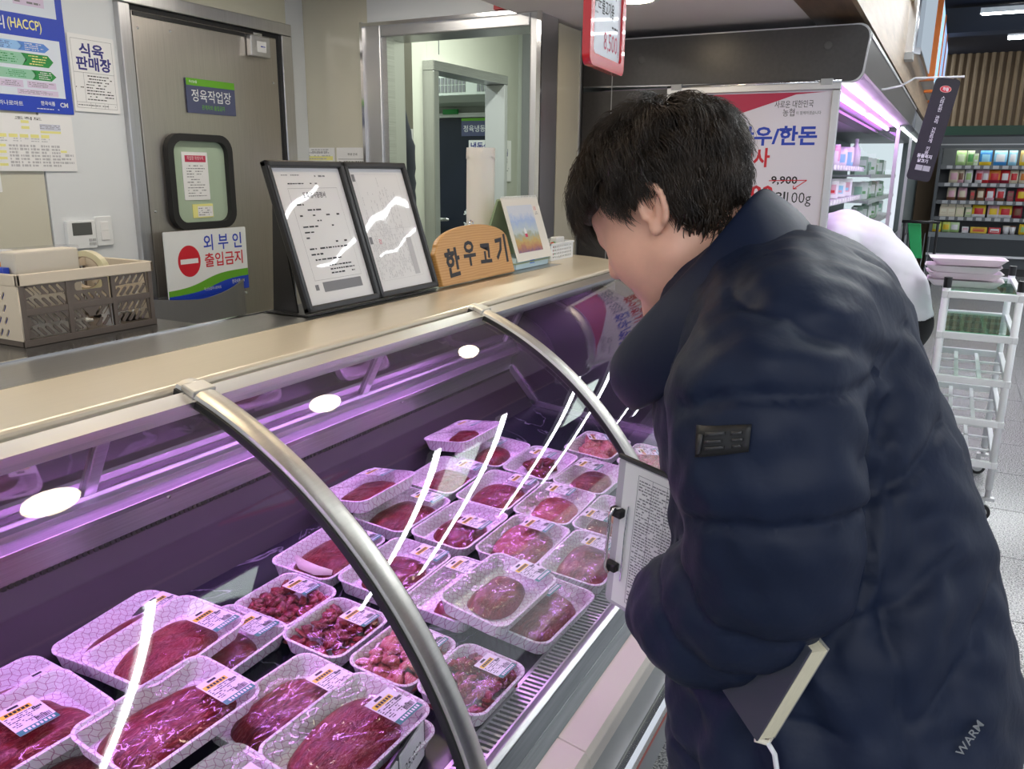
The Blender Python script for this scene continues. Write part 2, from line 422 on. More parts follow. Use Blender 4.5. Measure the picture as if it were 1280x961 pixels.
# square white ceiling cassettes between the strips
for k, (x, y, nm) in enumerate(((4.62, -.62, 'between the second and third strip lights'), (2.45, -.62, 'beside the first strip light'), (6.9, -.7, 'between the fourth and fifth strip lights'))):
    t = thing('ceiling_panel', 'square white lit panel hung in the ceiling ' + nm, 'light', (x, y, 3.2), group='lit ceiling panels')
    MB().box(-.20, .20, -.33, .33, 0, .02).build('diffuser', emis('panel_glow%d' % k, (.86, 1.0, .94), 1.35), t)
    MB().box(-.21, .21, -.34, .34, .02, .07).build('housing', M['white'], t)
    MB().tube([(0, 0, .07), (0, 0, .40)], .008).build('hanger', M['grey'], t)
# recessed downlights in the soffit over the counter
dl = MB().lathe([(.0, 0), (.08, 0)], 28).mesh('lamp'); dl.materials.append(M['downlight'])
dr = MB().lathe([(.08, .004), (.08, -.004), (.1, -.006), (.104, .004)], 28).mesh('ring'); dr.materials.append(M['white'])
ordn = ['first', 'second', 'third', 'fourth']
for k, x in enumerate((.13, 1.20, 2.27, 3.31)):
    t = thing('downlight', 'round warm downlight in the soffit over the counter, %s from the crate end' % ordn[k], 'light', (x, 1.205, SOF - .004), group='soffit downlights')
    ob('lamp', dl, None, t, (0, 0, -.001)); ob('ring', dr, None, t)

def area(name, loc, rot, sx, sy, power, col):
    l = bpy.data.lights.new(name, 'AREA'); l.shape = 'RECTANGLE'; l.size = sx; l.size_y = sy; l.energy = power; l.color = col
    o = bpy.data.objects.new(name, l); COL.objects.link(o); o.location = loc; o.rotation_euler = rot
    return o
area('cold_room_lamp', (4.8, 2.5, 2.88), (0, 0, 0), 1.0, .12, 11, (.95, 1.0, .90))
area('cold_store_lamp', (5.3, 4.3, 2.88), (0, 0, 0), 1.0, .12, 9, (.9, 1.0, .95))

# ------------------------------------------------------------------ steel door to the work room
dn = struct(MB().box(2.415, 3.225, 2.975, 2.998, .02, 2.205).build('door_1', M['steel_door'], bev=.004))
fr = struct(MB().box(2.352, 2.405, 2.965, 3.0, 0, 2.225).box(3.255, 3.325, 2.965, 3.0, 0, 2.225).box(2.352, 3.325, 2.965, 3.0, 2.2255, 2.28).build('trim_4', M['steel_z'], bev=.004))
MB().box(2.405, 2.415, 2.985, 3.0, 0, 2.225).box(3.225, 3.255, 2.985, 3.0, 0, 2.225).box(2.416, 3.2245, 2.985, 3.0, 2.205, 2.225).build('gasket', M['rubber'], fr)
MB().box(2.42, 3.05, 2.968, 2.975, 2.185, 2.2).build('weather_strip', M['black'], dn)
# door window with rubber gasket
gx, gz = 2.688, 1.540
outer = rrect(.36, .405, .07, 6); inner = rrect(.30, .345, .05, 6)
gk = holed_plate(outer, [inner], .03)
ob('window_gasket', gk, M['rubber'], dn, (gx, 2.975, gz), FACE_Y)
MB().prism(rrect(.31, .355, .05, 6), .0, .004, 'z').build('window_pane', mat('pale_green_pane', (.42, .53, .40), .12, coat=.6), dn, loc=(gx, 2.974, gz), rot=FACE_Y)
for sx, sz in ((2.44, 2.14), (2.44, 1.42), (2.52, 1.395), (2.60, 2.15), (3.19, 1.4), (3.19, 2.0)):
    MB().lathe([(0, .003), (.005, .002), (.006, 0)], 10).build('rivet', M['chrome'], dn, loc=(sx, 2.9745, sz), rot=FACE_Y)
# ================================================================== MEAT DISPLAY CASE
def marble_mat():
    m, t, b = nt('dark_marble'); L = t.links
    tc = t.nodes.new('ShaderNodeTexCoord')
    n = t.nodes.new('ShaderNodeTexNoise'); n.inputs['Scale'].default_value = 3.2; n.inputs['Detail'].default_value = 6; n.inputs['Distortion'].default_value = 1.2
    L.new(tc.outputs['Object'], n.inputs['Vector'])
    a = t.nodes.new('ShaderNodeMath'); a.operation = 'SUBTRACT'; a.inputs[1].default_value = .5; L.new(n.outputs[0], a.inputs[0])
    c = t.nodes.new('ShaderNodeMath'); c.operation = 'ABSOLUTE'; L.new(a.outputs[0], c.inputs[0])
    r = t.nodes.new('ShaderNodeValToRGB'); e = r.color_ramp.elements
    e[0].position = 0; e[0].color = (.22, .22, .26, 1); e[1].position = .006; e[1].color = (.010, .011, .02, 1)
    L.new(c.outputs[0], r.inputs[0]); L.new(r.outputs[0], b.inputs['Base Color'])
    b.inputs['Roughness'].default_value = .25
    return m
M['marble'] = marble_mat()
M['case_alu'] = brushed('case_aluminium', (.58, .58, .60), .36)
M['slope'] = mat('grey_case_lining', (.030, .029, .030), .6, spec=.22, var=.06, vs=3)
M['mirror'] = mat('smoked_mirror', (.30, .28, .30), .05, .85)
M['bumper'] = mat('cream_bumper', (.68, .63, .57), .4)

X0, X1 = -.3, 2.88
YC, ZC, RG = 1.3343, .4411, .8486
def arc(phi, dr=0.0):
    a = math.radians(phi); return (YC + (RG + dr) * math.cos(a), ZC + (RG + dr) * math.sin(a))

case = thing('display_case', 'long curved-glass meat display case with cream steel top and lilac light inside', 'display case', (0, 0, 0))
def px(name, prof, mt, x0=X0, x1=X1, parent=case, bev=0):
    return MB().prism(prof, x0, x1, 'x').build(name, mt, parent, bev=bev)

# top
plan = [(X0, 1.10), (2.90, 1.10)] + [(2.93 + .40 * math.sin(a), 1.50 - .40 * math.cos(a)) for a in np.linspace(.05, PI / 2, 12)] + [(3.33, 1.70), (2.95, 1.70), (2.95, 1.325), (X0, 1.325)]
MB().prism(plan, 1.222, 1.252, 'z').build('counter_top', M['cream_steel'], case, bev=.009, seg=3)
MB().box(X0, 2.949, 1.326, 1.496, 1.222, 1.2505).build('steel_shelf', brushed('shelf_steel', (.46, .46, .45), .3, 'x', .05), case)
MB().box(X0, 2.949, 1.496, 1.504, 1.222, 1.2535).build('shelf_edge', M['chrome'], case)
MB().box(X0, 1.335, 1.505, 1.87, 1.21, 1.249).build('worktop', mat('dark_steel_worktop', (.16, .16, .16), .25, .7), case)
plan2 = [(2.90, 1.12)] + [(2.93 + .385 * math.sin(a), 1.50 - .385 * math.cos(a)) for a in np.linspace(.05, PI / 2, 12)] + [(3.315, 1.69), (2.90, 1.69)]
MB().prism(plan2, 0.0, 1.222, 'z').build('end_cabinet', M['dark'], case)
px('shadow_gap', [(1.084, 1.234), (1.084, 1.2225), (1.0995, 1.2225), (1.0995, 1.234)], M['black'])  # black strip put in so the gap reads as shade
# glass head rail that follows the curve
rail = [arc(p, .001) for p in np.linspace(108.3, 110.5, 5)] + [arc(p, -.014) for p in np.linspace(110.5, 108.3, 5)]
px('glass_head_rail', rail, M['alu'])
# canopy with the lamp
px('canopy', [(1.072, 1.222), (1.076, 1.201), (1.084, 1.199), (1.088, 1.2165), (1.312, 1.2165), (1.318, 1.128), (1.335, 1.132), (1.335, 1.2215), (1.10, 1.2215)], M['case_alu'], x1=2.66)
MB().tube([(X0 + .05, 1.125, 1.2075), (2.60, 1.125, 1.2075)], .008, 10).build('lamp_tube', M['tube_light'], case)
px('lamp_shield', [(1.146, 1.217), (1.149, 1.217), (1.149, 1.191), (1.146, 1.191)], M['case_alu'], x1=2.66)  # added strip, out of view, blocks the tube from the rear windows
# mirrored sliding windows at the back
pil = [X0, .075, .925, 1.775, 2.62]
for k in range(4):
    px('rear_window', [(1.322, 1.132), (1.327, 1.135), (1.402, .992), (1.397, .989)], M['mirror'], pil[k] + .012, pil[k + 1] - .012)
for x in pil[1:]:
    px('window_post', [(1.312, 1.132), (1.330, 1.140), (1.407, .994), (1.389, .984)], M['case_alu'], x - .014, x + .014, bev=.002)
px('window_track', [(1.405, .995), (1.405, .975), (1.368, .972), (1.365, .985), (1.380, .990), (1.383, .997)], M['case_alu'], x1=2.66, bev=.001)
px('ledge', [(1.372, .972), (1.405, .975), (1.405, .950), (1.356, .946), (1.352, .958)], M['case_alu'], x1=2.66, bev=.001)
px('rear_panel', [(1.385, .947), (1.41, .947), (1.41, .885), (1.390, .885)], M['case_alu'], x1=2.66)
sl = MB()
for i in range(246):
    sl.box(X0 + i * .012, X0 + i * .012 + .0075, 1.388, 1.40, .877, .886)
tag(sl.build('slot_row', M['black'], case), kind='stuff')
px('rear_slope', [(1.392, .878), (1.42, .878), (1.42, .74), (1.290, .74), (1.290, .757)], M['slope'], x1=2.66)
for x, y in ((1.1, .93), (1.95, .93), (.35, .93)):
    MB().lathe([(0, .003), (.005, .002), (.006, 0)], 10).build('screw', M['chrome'], case, loc=(x, 1.3855, y), rot=FACE_Y)
DK = lambda y: .699 + (y - .588) * .0826
px('deck', [(.588, .699), (1.292, .757), (1.292, .735), (.588, .677)], M['marble'], x1=2.66)
# front grille: two rails with cross bars, real slots between
px('trough', [(.54, .69), (.59, .69), (.59, .64), (.54, .64)], M['black'], x1=2.66)
g = MB()
g.box(X0, 2.66, .583, .590, .694, .700); g.box(X0, 2.66, .538, .547, .694, .700)
for i in range(236): g.box(X0 + i * .0125, X0 + i * .0125 + .0058, .547, .583, .6945, .6995)
tag(g.build('grille', M['case_alu'], case), kind='stuff')
px('front_rail', [(.546, .698), (.526, .713), (.516, .708), (.514, .69), (.546, .68)], M['case_alu'], bev=.0015)
px('front_sill', [(.515, .706), (.4975, .688), (.4955, .690), (.478, .674), (.474, .66), (.51, .65)], M['steel_dark'])
px('bumper', [(.480, .675), (.428, .665), (.419, .656), (.417, .628), (.48, .628)], M['bumper'], x1=1.10, bev=.002)
px('bumper', [(.480, .675), (.428, .665), (.419, .656), (.417, .628), (.48, .628)], M['bumper'], x0=1.102, bev=.002)
px('front_panel', [(.421, .627), (.46, .627), (.46, .536), (.421, .536)], mat('grey_front_panel', (.30, .31, .31), .35), x1=1.02)
px('front_panel', [(.421, .627), (.46, .627), (.46, .536), (.421, .536)], mat('grey_front_panel_b', (.30, .31, .31), .35), x0=1.022)
px('black_slit', [(.425, .536), (.46, .536), (.46, .522), (.425, .522)], M['black'])  # plain black strip between the front panel and the guard
px('chrome_guard', [(.43, .522), (.412, .518), (.404, .508), (.402, .498), (.404, .488), (.412, .478), (.43, .475)], M['chrome'])
px('red_stripe', [(.418, .474), (.44, .474), (.44, .438), (.418, .438)], mat('brick_red', (.42, .06, .04), .45))
px('skirt', [(.421, .437), (.46, .437), (.46, .36), (.421, .36)], M['grey'])
px('plinth', [(.56, .36), (1.48, .36), (1.48, 0), (.56, 0)], M['dark'])
px('cabinet_body', [(.462, .66), (.50, .645), (1.42, .66), (1.42, .361), (.462, .361)], M['dark'])
px('rear_body', [(1.43, 1.21), (1.50, 1.21), (1.50, .0), (1.49, .0), (1.43, .66)], M['steel_dark'])
# far end: dark divider and its edging
ed = MB().prism([arc(p, -.012) for p in np.linspace(109, 160, 18)] + [(.60, .70), (1.29, .757), (1.40, .89), (1.40, .99), (1.325, 1.13), (1.325, 1.2)], 2.66, 2.668, 'x').build('end_divider', mat('smoked_divider', (.045, .045, .05), .12, coat=.3), case)
MB().prism([(.60, .70), (1.285, .757), (1.30, .762), (1.302, .782), (1.285, .775), (.60, .718)], 2.648, 2.660, 'x').build('edging', M['case_alu'], ed)
MB().prism([(1.285, .757), (1.392, .88), (1.392, .90), (1.38, .90), (1.275, .777)], 2.648, 2.660, 'x').build('edging', M['case_alu'], ed)
MB().prism([(1.325, 1.13), (1.40, .99), (1.415, .99), (1.34, 1.14)], 2.64, 2.66, 'x').build('edging', M['case_alu'], ed)

# curved glass panes and the ribs between them
RIB = [-.02, .918, 1.856, 2.872]
for k in range(3):
    a0, a1 = RIB[k] + .012, RIB[k + 1] - .012
    prof = [arc(p, -.004) for p in np.linspace(107.4, 162.0, 40)] + [arc(p, -.009) for p in np.linspace(162.0, 107.4, 40)]
    g = px('curved_pane', prof, M['glass'], a0, a1)
    g.data.polygons.foreach_set('use_smooth', [True] * len(g.data.polygons))
    for f in g.data.polygons:
        if abs(f.normal.x) > .5: f.use_smooth = False
    g.data.set_sharp_from_angle(angle=.6)
rm = brushed('rib_steel', (.66, .64, .60), .38, 'x', .04)
for k, x in enumerate(RIB):
    sec = [(-.022, 0), (-.020, .007), (-.010, .011), (.010, .011), (.020, .007), (.022, 0)]
    rings = [[(x + sx, *arc(p, d)) for sx, d in sec] for p in np.linspace(107.0, 163.5, 44)]
    rb = MB().loft(rings).build('rib', rm, case, smooth=True)
    rb.data.set_sharp_from_angle(angle=.7)
    for s in (-1, 1):
        c = x + s * .0245
        rings = [[(c - .0025, *arc(p, -.012)), (c - .0025, *arc(p, .001)), (c + .0025, *arc(p, .001)), (c + .0025, *arc(p, -.012))] for p in np.linspace(107.2, 163.0, 40)]
        MB().loft(rings).build('gasket', M['rubber'], rb)
    rings = [[(x - .018, *arc(p, -.014)), (x - .018, *arc(p, .0)), (x + .018, *arc(p, .0)), (x + .018, *arc(p, -.014))] for p in np.linspace(107.2, 163.0, 40)]
    MB().loft(rings).build('inner_strip', M['case_alu'], rb)
    MB().prism([(-.024, -.02), (.024, -.02), (.022, .012), (-.022, .012)], 0, .0125, 'z').build('end_clip', rm, rb, loc=(x, *arc(108.6, .0)), rot=(math.radians(18), 0, 0), bev=.003)
# ================================================================== THINGS ON THE COUNTER
ZT = 1.2525
# ---- folding crate on the worktop ------------------------------------
cr = thing('folding_crate', 'brown and cream folding plastic crate full of odds and ends on the counter', 'crate', (.975, 1.60, 1.2495))
CL, CW, CH = .31, .225, .145
M['crate_brown'] = mat('crate_brown', (.125, .100, .083), .42)
M['crate_cream'] = mat('crate_cream', (.66, .58, .46), .42)
def slot(cx, cy, l, wd, ang):
    c, s = math.cos(ang), math.sin(ang); out = []
    for k in range(5): a = -PI / 2 + PI * k / 4; out.append((l / 2 - wd / 2 + wd / 2 * math.cos(a), wd / 2 * math.sin(a)))
    for k in range(5): a = PI / 2 + PI * k / 4; out.append((-l / 2 + wd / 2 + wd / 2 * math.cos(a), wd / 2 * math.sin(a)))
    return [(cx + p[0] * c - p[1] * s, cy + p[0] * s + p[1] * c) for p in out]
def lattice(wd, ht, signs):
    """one crate panel: two rows of slanted slots and a few round holes"""
    hs = []; n = 5; st = wd / (n + .6)
    for r in range(2):
        cy = (-.26 + .52 * r) * ht
        for k in range(n):
            sg = signs if signs else (1 if k > 2 else -1)
            if signs == 0 and k == 2: continue
            hs.append(slot((k - (n - 1) / 2) * st, cy, ht * .50, .0062, sg * .85))
        for s in (-1, 1):
            hs.append([(s * -wd * .43 + .003 * math.cos(2 * PI * q / 8), cy + s * -ht * .16 * (signs or 1) * 0 - ht * .2 * (1 if s < 0 else -1) * (-(signs or 1)) + .003 * math.sin(2 * PI * q / 8)) for q in range(8)])
    return holed_plate(rect(-wd / 2, wd / 2, -ht / 2, ht / 2), hs, .003)
base = MB().box(0, CL, 0, CW, 0, .004); base.box(-.002, CL + .002, -.002, .006, 0, .014); base.box(-.002, .006, 0, CW, 0, .014); base.box(CL - .006, CL + .002, 0, CW, 0, .014); base.box(0, CL, CW - .006, CW + .002, 0, .014)
base.build('base', M['crate_brown'], cr, bev=.001)
pw = CL / 3 - .012; phh = .047
for side, yy in (('front', 0.0), ('back', CW - .003)):
    for r in range(2):
        for c in range(3):
            sg = (-1, 0, 1)[c] if r == 0 else (-1, -1, 1)[c]
            if r == 1 and c == 1:
                m = holed_plate(rect(-pw / 2, pw / 2, -phh / 2, phh / 2), [rrect(.066, .018, .006)] and [[(p[0], p[1] + .011) for p in rrect(.066, .018, .006)]] +
                                [slot(-.03 + k * .016, -.012, .018, .006, -.85) for k in range(5)], .003)
            else: m = lattice(pw, phh, sg)
            ob('lattice_panel', m, M['crate_brown'], cr, (.010 + pw / 2 + c * (pw + .006), yy + .004, .016 + phh / 2 + r * (phh + .011)), FACE_Y)
    f = MB()
    f.box(0, CL, yy, yy + .006, .062, .075)
    for xx in (0, CL / 3 - .004, CL * 2 / 3 - .002, CL - .01): f.box(xx, xx + .01, yy - .001, yy + .006, .010, .122)
    f.build('side_frame', M['crate_brown'], cr, bev=.001)
for xx in (0, CL - .003):
    hs = []
    for c in range(2):
        for r in range(4):
            for k in range(3): hs.append(slot(-.082 + c * .105 + k * .020, -.042 + r * .025, .020, .0062, .95))
    ob('end_panel', holed_plate(rect(-CW / 2, CW / 2, -.055, .055), hs, .003), M['crate_cream'], cr, (xx, CW / 2, .067), (PI / 2, 0, -PI / 2))
rm_ = MB()
for a in ((-.004, CL + .004, -.004, .004), (-.004, CL + .004, CW - .004, CW + .004), (-.004, .004, -.004, CW + .004), (CL - .004, CL + .004, -.004, CW + .004)):
    rm_.box(*a, .122, CH)
rm_.build('rim', M['crate_cream'], cr, bev=.002)
MB().box(.215, .245, CW - .006, CW + .005, .123, CH + .001).build('corner_latch', M['crate_brown'], cr)

# things standing in the crate
b = thing('foam_block', 'cream foam block in clear wrap standing in the crate', 'packing', (1.0, 1.64, 1.2535))
MB().box(0, .14, 0, .05, 0, .180).build('foam', mat('cream_foam', (.66, .62, .52), .6), b, bev=.004)
fw_ = MB(); 
rings = []
for k in range(9):
    z = -.001 + .186 * k / 8
    rings.append([((.07 + (.073 + .002 * random.random()) * math.copysign(1, math.cos(a)) * abs(math.cos(a)) ** .25), (.025 + .0275 * math.copysign(1, math.sin(a)) * abs(math.sin(a)) ** .25), z) for a in np.linspace(0, 2 * PI, 32, endpoint=False)])
fw_.loft(rings).build('wrap', M['film'], b)
bb = thing('booklet', 'blue and white booklet standing at the left end of the crate', 'booklet', (.984, 1.655, 1.2535))
MB().box(0, .012, 0, .10, 0, .150).build('cover', M['blue'], bb); MB().box(0.0005, .0125, -.001, .099, .0, .10).build('lower_band', mat('pale_blue_print', (.6, .7, .85), .5), bb)
bo = thing('orange_bottle', 'orange plastic bottle behind the booklet at the left of the crate', 'bottle', (1.038, 1.735, 1.2535))
MB().lathe([(0, 0), (.032, 0), (.034, .01), (.034, .12), (.026, .145), (.013, .155), (.013, .17)], 20, cap=True).build('body', mat('orange_plastic', (.75, .30, .03), .35), bo, smooth=True)
MB().lathe([(.015, .155), (.015, .178), (0, .180)], 16, cap=True).build('cap', M['white'], bo)
tp = thing('tape_roll', 'roll of pale packing tape standing in the crate beside the foam block', 'tape', (1.196, 1.70, 1.372))
rg = [(r, z) for r, z in ((.036, -.012), (.048, -.012), (.048, .012), (.036, .012), (.036, -.012))]
MB().lathe(rg, 28).build('tape', mat('pale_tape', (.72, .68, .46), .3), tp, rot=(0, PI / 2, .5)); MB().lathe([(.034, -.012), (.0362, -.012), (.0362, .012), (.034, .012), (.034, -.012)], 28).build('core', mat('card_core', (.45, .36, .25), .7), tp, rot=(0, PI / 2, .5))
pk = thing('pen_pack', 'clear pouch of white pens lying at the bottom of the crate', 'pens', (1.08, 1.705, 1.257))
for k in range(6): MB().tube([(0, k * .009, .005), (.12, k * .009, .005)], .004, 8).build('pen', M['white'], pk)
for k, (xx, zz, c, l) in enumerate(((1.215, .035, M['white'], 'white plastic tub low in the crate at its right end'), (1.255, .03, M['black'], 'black remote control lying at the right end of the crate'))):
    q = thing('tub' if k == 0 else 'remote_control', l, 'tub' if k == 0 else 'remote', (xx, 1.66, 1.2535))
    if k == 0:
        MB().lathe([(0, 0), (.018, 0), (.021, .045)], 20, cap=True).build('body', c, q); MB().lathe([(.022, .045), (.022, .053), (0, .054)], 20, cap=True).build('lid', M['light_grey'], q)
    else:
        MB().box(0, .035, 0, .12, 0, .018).build('body', c, q, bev=.003)
        for j in range(8): MB().box(.006 + (j % 2) * .014, .014 + (j % 2) * .014, .02 + (j // 2) * .02, .03 + (j // 2) * .02, .018, .0195).build('button', M['grey'], q)

# ---- double document stand -----------------------------------------------
def doc_stand():
    t = thing('document_stand', 'black twin document frame leaning back on the counter, certificates under acrylic', 'document stand', (1.52, 1.350, ZT))
    lean = math.radians(18.0)
    R = Matrix.Rotation(PI / 2 - lean, 4, 'X')
    W, H = .290, .378
    def child(name, mb, mt, x, z, bev=0):
        o = mb.build(name, mt, t, bev=bev); o.matrix_local = Matrix.Translation((0, .004, .006)) @ R @ Matrix.Translation((x, 0, z)); return o
    for k in range(2):
        x0 = k * W
        o = child('backing', MB().box(.008, W - .008, .008, H - .008, -.004, 0), M['black'], x0, 0)
        sh = child('sheet', MB().box(.016, W - .014, .016, H - .016, 0, .0015), M['paper_gloss'], x0, .0)
        z = .0021
        if k == 0:
            text('도축검사증명서', .017, M['ink'], sh, .15, .292, z, .01, width=.085)
            dashes('small_print', .05, .12, .340, .346, 1, M['ink_grey'], sh, z, seed=3); dashes('small_print', .17, .25, .335, .346, 1, M['ink_grey'], sh, z, .5, seed=4)
            dashes('small_print', .055, .20, .318, .325, 1, M['ink'], sh, z, seed=5)
            for q in (rect(.06, .245, .309, .3096), rect(.06, .245, .076, .0766), rect(.06, .0606, .076, .309), rect(.2446, .245, .076, .309)):
                flat('ruled_line', q, M['ink_grey'], sh, z)
            dashes('small_print', .075, .235, .120, .275, 11, M['ink'], sh, z, .6, .32, .6, seed=6)
            dashes('small_print', .13, .23, .085, .115, 3, M['ink'], sh, z, .7, .4, .2, seed=7)
            flat('grey_box', rect(.085, .238, .045, .070), M['ink_grey'], sh, z)
            flat('grey_box', rect(.055, .068, .052, .066), M['ink_grey'], sh, z)
        else:
            dashes('small_print', .05, .34, -.20, -.03, 24, M['ink_pale'], sh, z, .6, .35, .7, seed=8, vert=True).location = (0.0, 0, 0)
            sh.children[0].location = (.235, .0, 0); sh.children[0].scale = (1, 1, 1)
            for q in (rect(.045, .24, .345, .3455), rect(.045, .24, .188, .1885), rect(.045, .0455, .188, .345), rect(.2395, .24, .188, .345), rect(.045, .24, .170, .1705), rect(.045, .24, .045, .0455), rect(.045, .0455, .045, .17), rect(.2395, .24, .045, .17)):
                flat('ruled_line', q, M['ink_pale'], sh, z)
            flat('code_block', rect(.030, .043, .325, .345), M['ink_grey'], sh, z); flat('code_block', rect(.030, .043, .15, .170), M['ink_grey'], sh, z)
            flat('grey_box', rect(.20, .225, .05, .16), M['ink_pale'], sh, z); 
            text('검', .016, M['crimson'], sh, .075, .155, z + .0003, .0)
        fr = MB()
        for a in ((0, .017, 0, H), (W - .017, W, 0, H), (0, W, 0, .017), (0, W, H - .017, H)): fr.box(*a, -.008, .012)
        child('frame', fr, M['black'], x0, 0, .004)
    MB().box(.0, .575, .0, .14, 0, .003).build('foot', M['black'], t)
    MB().prism([(.05, .003), (.13, .003), (.112, .28), (.10, .28)], .02, .024, 'x').build('back_strut', M['black'], t)
    MB().prism([(.05, .003), (.13, .003), (.112, .28), (.10, .28)], .55, .554, 'x').build('back_strut', M['black'], t)
doc_stand()

# ---- wooden sign -----------------------------------------------
def wooden_sign():
    t = thing('wooden_sign', 'arched wooden board with black brush lettering standing on the counter beside the document frames', 'sign', (2.125, 1.365, ZT))
    Wd = .475
    out = [(0.0, 0.0), (Wd, .0), (Wd - .018, .095)] + [(Wd / 2 - .012 + (Wd / 2 - .010) * math.cos(a), .112 + .066 * math.sin(a) ** .9) for a in np.linspace(.10, PI - .10, 22)] + [(-.018, .10)]
    m, tt, b_ = nt('pine'); L = tt.links
    tc = tt.nodes.new('ShaderNodeTexCoord'); mp = tt.nodes.new('ShaderNodeMapping'); mp.inputs['Scale'].default_value = (1.3, 8, 3)
    wv = tt.nodes.new('ShaderNodeTexWave'); wv.wave_type = 'RINGS'; wv.inputs['Scale'].default_value = 5; wv.inputs['Distortion'].default_value = 5; wv.inputs['Detail'].default_value = 3
    r = tt.nodes.new('ShaderNodeValToRGB'); r.color_ramp.elements[0].color = (.54, .27, .08, 1); r.color_ramp.elements[1].color = (.63, .35, .12, 1)
    L.new(tc.outputs['Object'], mp.inputs[0]); L.new(mp.outputs[0], wv.inputs[0]); L.new(wv.outputs[0], r.inputs[0]); L.new(r.outputs[0], b_.inputs['Base Color']); b_.inputs['Roughness'].default_value = .3
    bd = MB().prism(out, 0, .02, 'z').build('board', m, t, rot=(PI / 2 - .17, 0, 0), bev=.003)
    for s, x, y, rz, sz in (('한', .075, .068, .05, .094), ('우', .182, .088, .0, .086), ('고', .285, .080, -.02, .086), ('기', .395, .085, .06, .100)):
        text(s, sz, M['ink'], bd, x, y, .0206, .034, rz=rz)
    MB().tube([(Wd / 2 - .012, .17, .01), (Wd / 2 - .01, .187, .01), (Wd / 2, .192, .01), (Wd / 2 + .01, .187, .01), (Wd / 2 + .012, .17, .01)], .002, 6).build('hook', M['chrome'], bd)
wooden_sign()

# ---- roll of plastic bags -----------------------------------------------
t = thing('bag_roll', 'tall roll of white plastic bags standing on end behind the wooden sign', 'bag roll', (2.80, 1.60, 1.2495))
m_roll = mat('white_film_roll', (.80, .77, .72), .38, sss=.1, bump=.25, bs=14, stretch=(1, 1, .15))
rings = []
for k in range(15):
    z = .428 * k / 14
    rings.append([((.0535 + .0012 * math.sin(3 * a + z * 9) + .0008 * math.sin(7 * a)) * math.cos(a), (.0535 + .0012 * math.sin(3 * a + z * 9)) * math.sin(a), z) for a in np.linspace(0, 2 * PI, 36, endpoint=False)])
rings.append([(p[0] * .9, p[1] * .9, .433) for p in rings[-1]]); rings.append([(p[0] * .4, p[1] * .4, .429) for p in rings[-2]])
MB().loft(rings).build('roll', m_roll, t, smooth=True)
fr_ = MB()
for k in range(28):
    a0, a1 = 2 * PI * k / 28, 2 * PI * (k + 1) / 28
    zz = lambda a: .405 - .012 * abs(math.sin(a * 3.5))
    fr_.quad((.0555 * math.cos(a0), .0555 * math.sin(a0), zz(a0)), (.0555 * math.cos(a1), .0555 * math.sin(a1), zz(a1)), (.054 * math.cos(a1), .054 * math.sin(a1), .435), (.054 * math.cos(a0), .054 * math.sin(a0), .435))
fr_.build('loose_edge', m_roll, t)
MB().lathe([(.014, 0), (.018, 0), (.018, .436), (.014, .436), (.014, 0)], 16).build('core', mat('core', (.5, .42, .32), .7), t)

